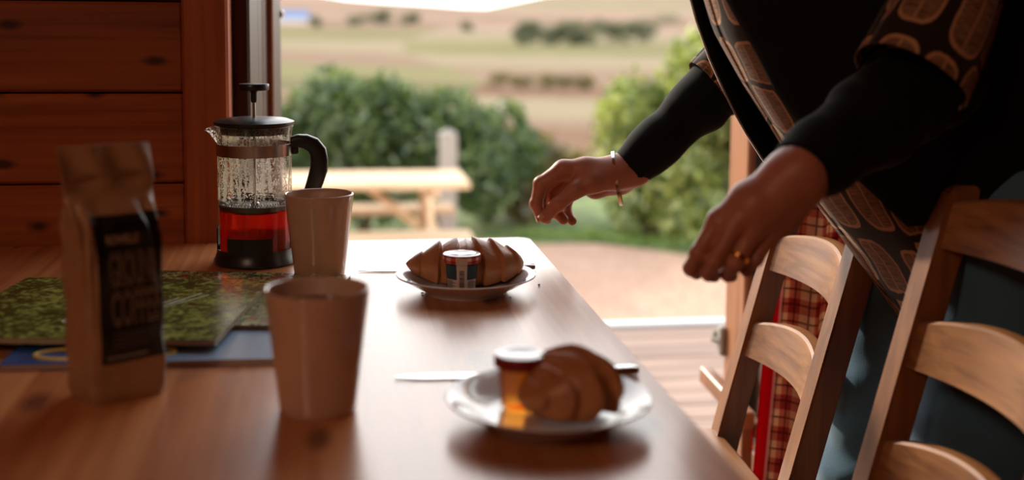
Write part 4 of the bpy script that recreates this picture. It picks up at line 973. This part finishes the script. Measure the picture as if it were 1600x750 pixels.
# leaf print cloth
N = Nodes('leaf_print_cloth'); uv = N.n('TexCoord').outputs['UV']
mp = N.n('Mapping', {0: uv, 3: (19, 12.5, 1)}).outputs[0]
ed = N.n('TexVoronoi', {'Vector': mp, 'Scale': 1.0, 'Randomness': .5}, feature='DISTANCE_TO_EDGE', voronoi_dimensions='2D').outputs['Distance']
f1 = N.n('TexVoronoi', {'Vector': mp, 'Scale': 1.0, 'Randomness': .5}, feature='F1', voronoi_dimensions='2D')
lp = N.n('VectorMath', {0: mp, 1: f1.outputs['Position']}, operation='SUBTRACT').outputs[0]; ls = N.n('SeparateXYZ', {0: lp})
wob = N.math('MULTIPLY', N.math('SUBTRACT', N.noise(mp, 6, 3), .5), .09)
e2 = N.math('ADD', ed, wob)
sup_ = N.math('ADD', N.math('POWER', N.math('ABSOLUTE', N.math('DIVIDE', ls.outputs['X'], .46)), 3.2), N.math('POWER', N.math('ABSOLUTE', N.math('DIVIDE', ls.outputs['Y'], .50)), 3.2))
sup_ = N.math('ADD', sup_, N.math('MULTIPLY', wob, 3.0))
leafm = N.math('MULTIPLY', N.math('GREATER_THAN', e2, .06), N.math('LESS_THAN', sup_, 1.0)); rim_ = N.math('MULTIPLY', leafm, N.math('MAXIMUM', N.math('LESS_THAN', e2, .10), N.math('GREATER_THAN', sup_, .66)))
vein = N.math('LESS_THAN', N.math('ABSOLUTE', N.math('ADD', ls.outputs['X'], N.math('MULTIPLY', wob, .4))), .022)
hn = N.noise(N.n('Mapping', {0: uv, 3: (60, 900, 1)}).outputs[0], 1, 3, .6)
hatch = N.ramp(hn, [(.40, (.22, .22, .22)), (.58, (1, 1, 1))])
line = N.math('MAXIMUM', N.math('MAXIMUM', rim_, vein), N.math('MULTIPLY', hatch, .62)); line = N.math('MULTIPLY', line, leafm)
cl = N.mix(line, C(40, 30, 26), C(196, 146, 110))
M['print'] = N.done(N.bsdf(Base_Color=cl, Roughness=.75, Specular_IOR_Level=.2, Sheen_Weight=.15))
ROWS = [  # front x, z | back x, z | half width | near edge of the gilet (degrees)
    (.714, .735, .92, .70, .150, -36), (.647, .800, .94, .84, .155, -54), (.587, .871, .94, .96, .157, -42), (.540, .941, .93, 1.08, .155, -30), (.492, 1.010, .91, 1.18, .154, -24),
    (.457, 1.071, .88, 1.27, .154, -22), (.429, 1.152, .85, 1.36, .158, -16), (.43, 1.25, .82, 1.44, .162, -14), (.45, 1.35, .78, 1.49, .155, -14), (.505, 1.43, .71, 1.51, .10, -20), (.535, 1.47, .675, 1.52, .072, -24)]
YC = 1.37
def sup(c, n=2.4): return np.sign(c)*np.abs(c)**(2/n)
rows_i = np.arange(len(ROWS)); RA = np.array(ROWS, float)
def row(t, grow=0.0):
    fx, fz, bx, bz, w, e = [np.interp(t, rows_i, RA[:, k]) for k in range(6)]
    f = np.array([fx-grow*.9, YC, fz-grow*.3]); b = np.array([bx+grow, YC, bz+grow*.6]); return f, b, w+grow, e
def ring(t, ph, grow=0.0):
    f, b, w, _ = row(t, grow); c = (f+b)/2; ph = np.asarray(ph); sn = sup(np.sin(ph)); sn = np.where(sn < 0, sn*np.interp(t, [0, .8, 1.6], [1.2, 1.1, 1.0]), sn)
    return c+sup(np.cos(ph))[:, None]*(f-c)+sn[:, None]*np.array([0, w, 0])
def smooth_pts(p, it=1):
    return p
nt, nph = 70, 120; ts = np.linspace(0, 10, nt); ph = np.linspace(0, 2*pi, nph+1)
g = []; uvb = []
for t in ts:
    r_ = ring(t, ph); fold = .006*np.sin(ph*7+t*.8)*np.clip(1-t/5, 0, 1); r_ = r_+(r_-r_.mean(0))*(fold/ .2)[:, None]
    pw = (ph+pi) % (2*pi)-pi; r_[:, 2] -= .050*np.exp(-((pw+.30)/.5)**2)*np.clip(1-t, 0, 1)
    g.append(r_); arc = np.concatenate([[0], np.cumsum(np.linalg.norm(np.diff(r_, axis=0), axis=1))]); uvb.append(np.column_stack([ph/(2*pi)*1.05, np.full(nph+1, t*.092)]))
me = mesh_np('blouse', np.concatenate(g), grid_faces(nt, nph+1)); set_uv(me, np.concatenate(uvb)); bl = pin(link_mesh('blouse', me, M['print'], None, True)); solidify(bl, .0012, 0)
def cuff_tube(name, path, rad, n=40, tilt=None):
    path = [np.array(p, float) for p in path]; m_ = len(path); v, uvs = [], []; L = 0
    side = None
    for i, p in enumerate(path):
        t = unit(path[min(i+1, m_-1)]-path[max(i-1, 0)])
        if i: L += np.linalg.norm(p-path[i-1])
        if side is None: side = unit(np.cross(t, [0, 1, .2]))
        side = unit(side-t*(side@t)); b = np.cross(t, side)
        for a in np.linspace(0, 2*pi, n+1):
            rr = rad[i]*(1+.035*sin(3*a+i*.5)); v.append(p+rr*(side*cos(a)+b*sin(a))); uvs.append((a/(2*pi)*.40+.03, L+.11))
    me = mesh_np(name, v, grid_faces(m_, n+1)); set_uv(me, uvs); o = pin(link_mesh(name, me, M['print'], None, True)); solidify(o, .0012, 0); return o
def lerp_path(a, b, n): return [a+(b-a)*t for t in np.linspace(0, 1, n)]
c0 = np.array(P(1420, 122, 1.215)); c2 = np.array(P(1466, 36, 1.23)); c3 = np.array(P(1503, -50, 1.245))
cuff_tube('blouse_sleeve', lerp_path(c0, c2, 5)+lerp_path(c2, c3, 5)[1:]+lerp_path(c3, SN, 6)[1:], list(np.linspace(.059, .051, 8))+list(np.linspace(.051, .068, 6)))
c1 = np.array(P(1110, 138, ZF+.006)); 
cuff_tube('blouse_sleeve', [c1, c1+(EF-c1)*.35, c1+(EF-c1)*.7, EF+np.array([.01, 0, .02])]+lerp_path(EF+np.array([.03, 0, .08]), SF, 8), [.0485, .052, .056, .060]+list(np.linspace(.060, .075, 8)))
# gilet: wraps from its near front edge round the back to the far flap that hangs forward with the zip
M['gilet'] = plain('black_quilted_cloth', (.006, .0063, .0066, 1), .8, var=.2, bump=.1, Specular_IOR_Level=.2)
ZIP = np.array([[.568, .885], [.5463, .9101], [.5208, .9468], [.504, .9758], [.4881, 1.0054], [.4724, 1.0372], [.4547, 1.0822], [.4466, 1.1088], [.428, 1.165], [.422, 1.23], [.445, 1.33], [.50, 1.42]])
zt_ = np.array([1.75, 2.3, 2.9, 3.3, 3.75, 4.2, 4.8, 5.25, 5.9, 6.8, 7.9, 9.0]); GT = np.linspace(1.75, 9.0, 60)
g = []; zipl = []; edge_n = []
for t in GT:
    e = radians(row(t)[3]); gr = .016+.004*sin(t*2.3); pa = np.linspace(e, radians(66)-2*pi, 84); body_r = ring(t, pa, gr)
    zx, zz = np.interp(t, zt_, ZIP[:, 0]), np.interp(t, zt_, ZIP[:, 1]); Zp = np.array([zx, 1.45, zz]); a = body_r[-1]; k_ = np.linspace(0, 1, 13)[1:, None]
    mid = (a+Zp)/2+np.array([.0, .022, 0]); fl_ = (1-k_)**2*a+2*k_*(1-k_)*mid+k_**2*Zp
    g.append(np.vstack([body_r, fl_])); zipl.append(Zp); edge_n.append(body_r[0])
g = np.array(g)
hemdrop = np.clip(1-(GT-1.75)/1.0, 0, 1)[:, None]; nn = g.shape[1]
me = mesh_np('gilet', g.reshape(-1, 3), grid_faces(len(GT), nn)[:, ::-1]); gi = pin(link_mesh('gilet', me, M['gilet'], None, True)); solidify(gi, .006, 0)
# collar
cm = []
for t, r_ in ((9.0, .016), (9.6, .02), (10, .03)):
    cm.append(ring(t, np.linspace(radians(-30), radians(30)-2*pi, 50), r_)+np.array([0, 0, .02*(t-9)]))
me = mesh_np('collar', np.concatenate(cm), grid_faces(3, 50)); o = link_mesh('collar', me, M['gilet'], None, True); o.parent = gi; solidify(o, .006, 0)
# zip teeth along the hanging edge
zl = np.array(zipl); L = np.concatenate([[0], np.cumsum(np.linalg.norm(np.diff(zl, axis=0), axis=1))]); m = MB(); 
for s in np.arange(0, L[-1], .0042):
    p = np.array([np.interp(s, L, zl[:, k]) for k in range(3)]); t_ = np.array([np.interp(s+.003, L, zl[:, k]) for k in range(3)])-p
    nrm = unit(np.cross(t_, [0, 1, 0])); nrm = nrm if nrm[0] < 0 else -nrm
    m.bar(p-nrm*.001, p+nrm*.0042, .0048, .0022, 0, (0, 1, 0))
zp = m.build('zip', plain('silver_zip', (.75, .73, .70, 1), .3, 1)); zp.parent = gi
tp = MB().tube([tuple(p) for p in zl], .0026, 6).build('zip_tape', M['gilet'], gi, True)
# bracelet and rings
M['silver'] = plain('silver', (.86, .80, .72, 1), .18, 1, .03); M['gold'] = plain('gold', (.85, .52, .20, 1), .2, 1, .03)
bcn = np.array(P(964, 279, ZF+.012)); va = (RIGHT*6.5-UP*41)*ZF/F; vb = FWD*.032+RIGHT*.004
def band(c, va, vb, w, t, name, mat, n=48):
    ax = unit(np.cross(va, vb)); v = []
    for a in np.linspace(0, 2*pi, n, endpoint=False):
        r_ = va*cos(a)+vb*sin(a); o_ = unit(r_)
        for s, k in ((-w, 0), (w, 0), (w, t), (-w, t)): v.append(c+r_+ax*s+o_*k)
    f = [[i*4+s, i*4+(s+1) % 4, ((i+1) % n)*4+(s+1) % 4, ((i+1) % n)*4+s] for i in range(n) for s in range(4)]
    me = pymesh(name, v, f); o = link_mesh(name, me, mat, None, True, 40); return pin(o)
band(bcn, va, vb, .0022, .0016, 'bracelet', M['silver'])
def finger_ring(a, b, t, r, name, mat):
    c_ = a+(b-a)*t; ax = unit(b-a); s_ = unit(np.cross(ax, FWD)); u_ = np.cross(ax, s_); return band(c_, s_*r, u_*r, .0022, .0012, name, mat, 28)
finger_ring(n_fing[2][0][0], n_fing[2][0][1], .80, .0092, 'ring', M['gold']); finger_ring(f_fing[2][0][1], f_fing[2][0][2], .55, .0098, 'ring', M['silver'])
# nails
def nail(pts, rs, side):
    a, b = pts[-2], pts[-1]; ax = unit(b-a); n_ = unit(side-ax*(side@ax)); s_ = np.cross(ax, n_); r = rs[-1]; v = []
    for i in np.linspace(-.3, .8, 6):
        for a_ in np.linspace(-.75, .75, 7): v.append(b+ax*r*i+(n_*cos(a_)+s_*sin(a_))*(r*1.03 if i < .5 else r*.98))
    o = link_mesh('nail', mesh_np('nail', v, grid_faces(6, 7)), M['nail'], None, True); pin(o); solidify(o, .0005)
M['nail'] = plain('finger_nail', C(206, 150, 132), .25)
nail(*f_fing[4], -FWD*.6+UP*.8); nail(*f_fing[0], -RIGHT)
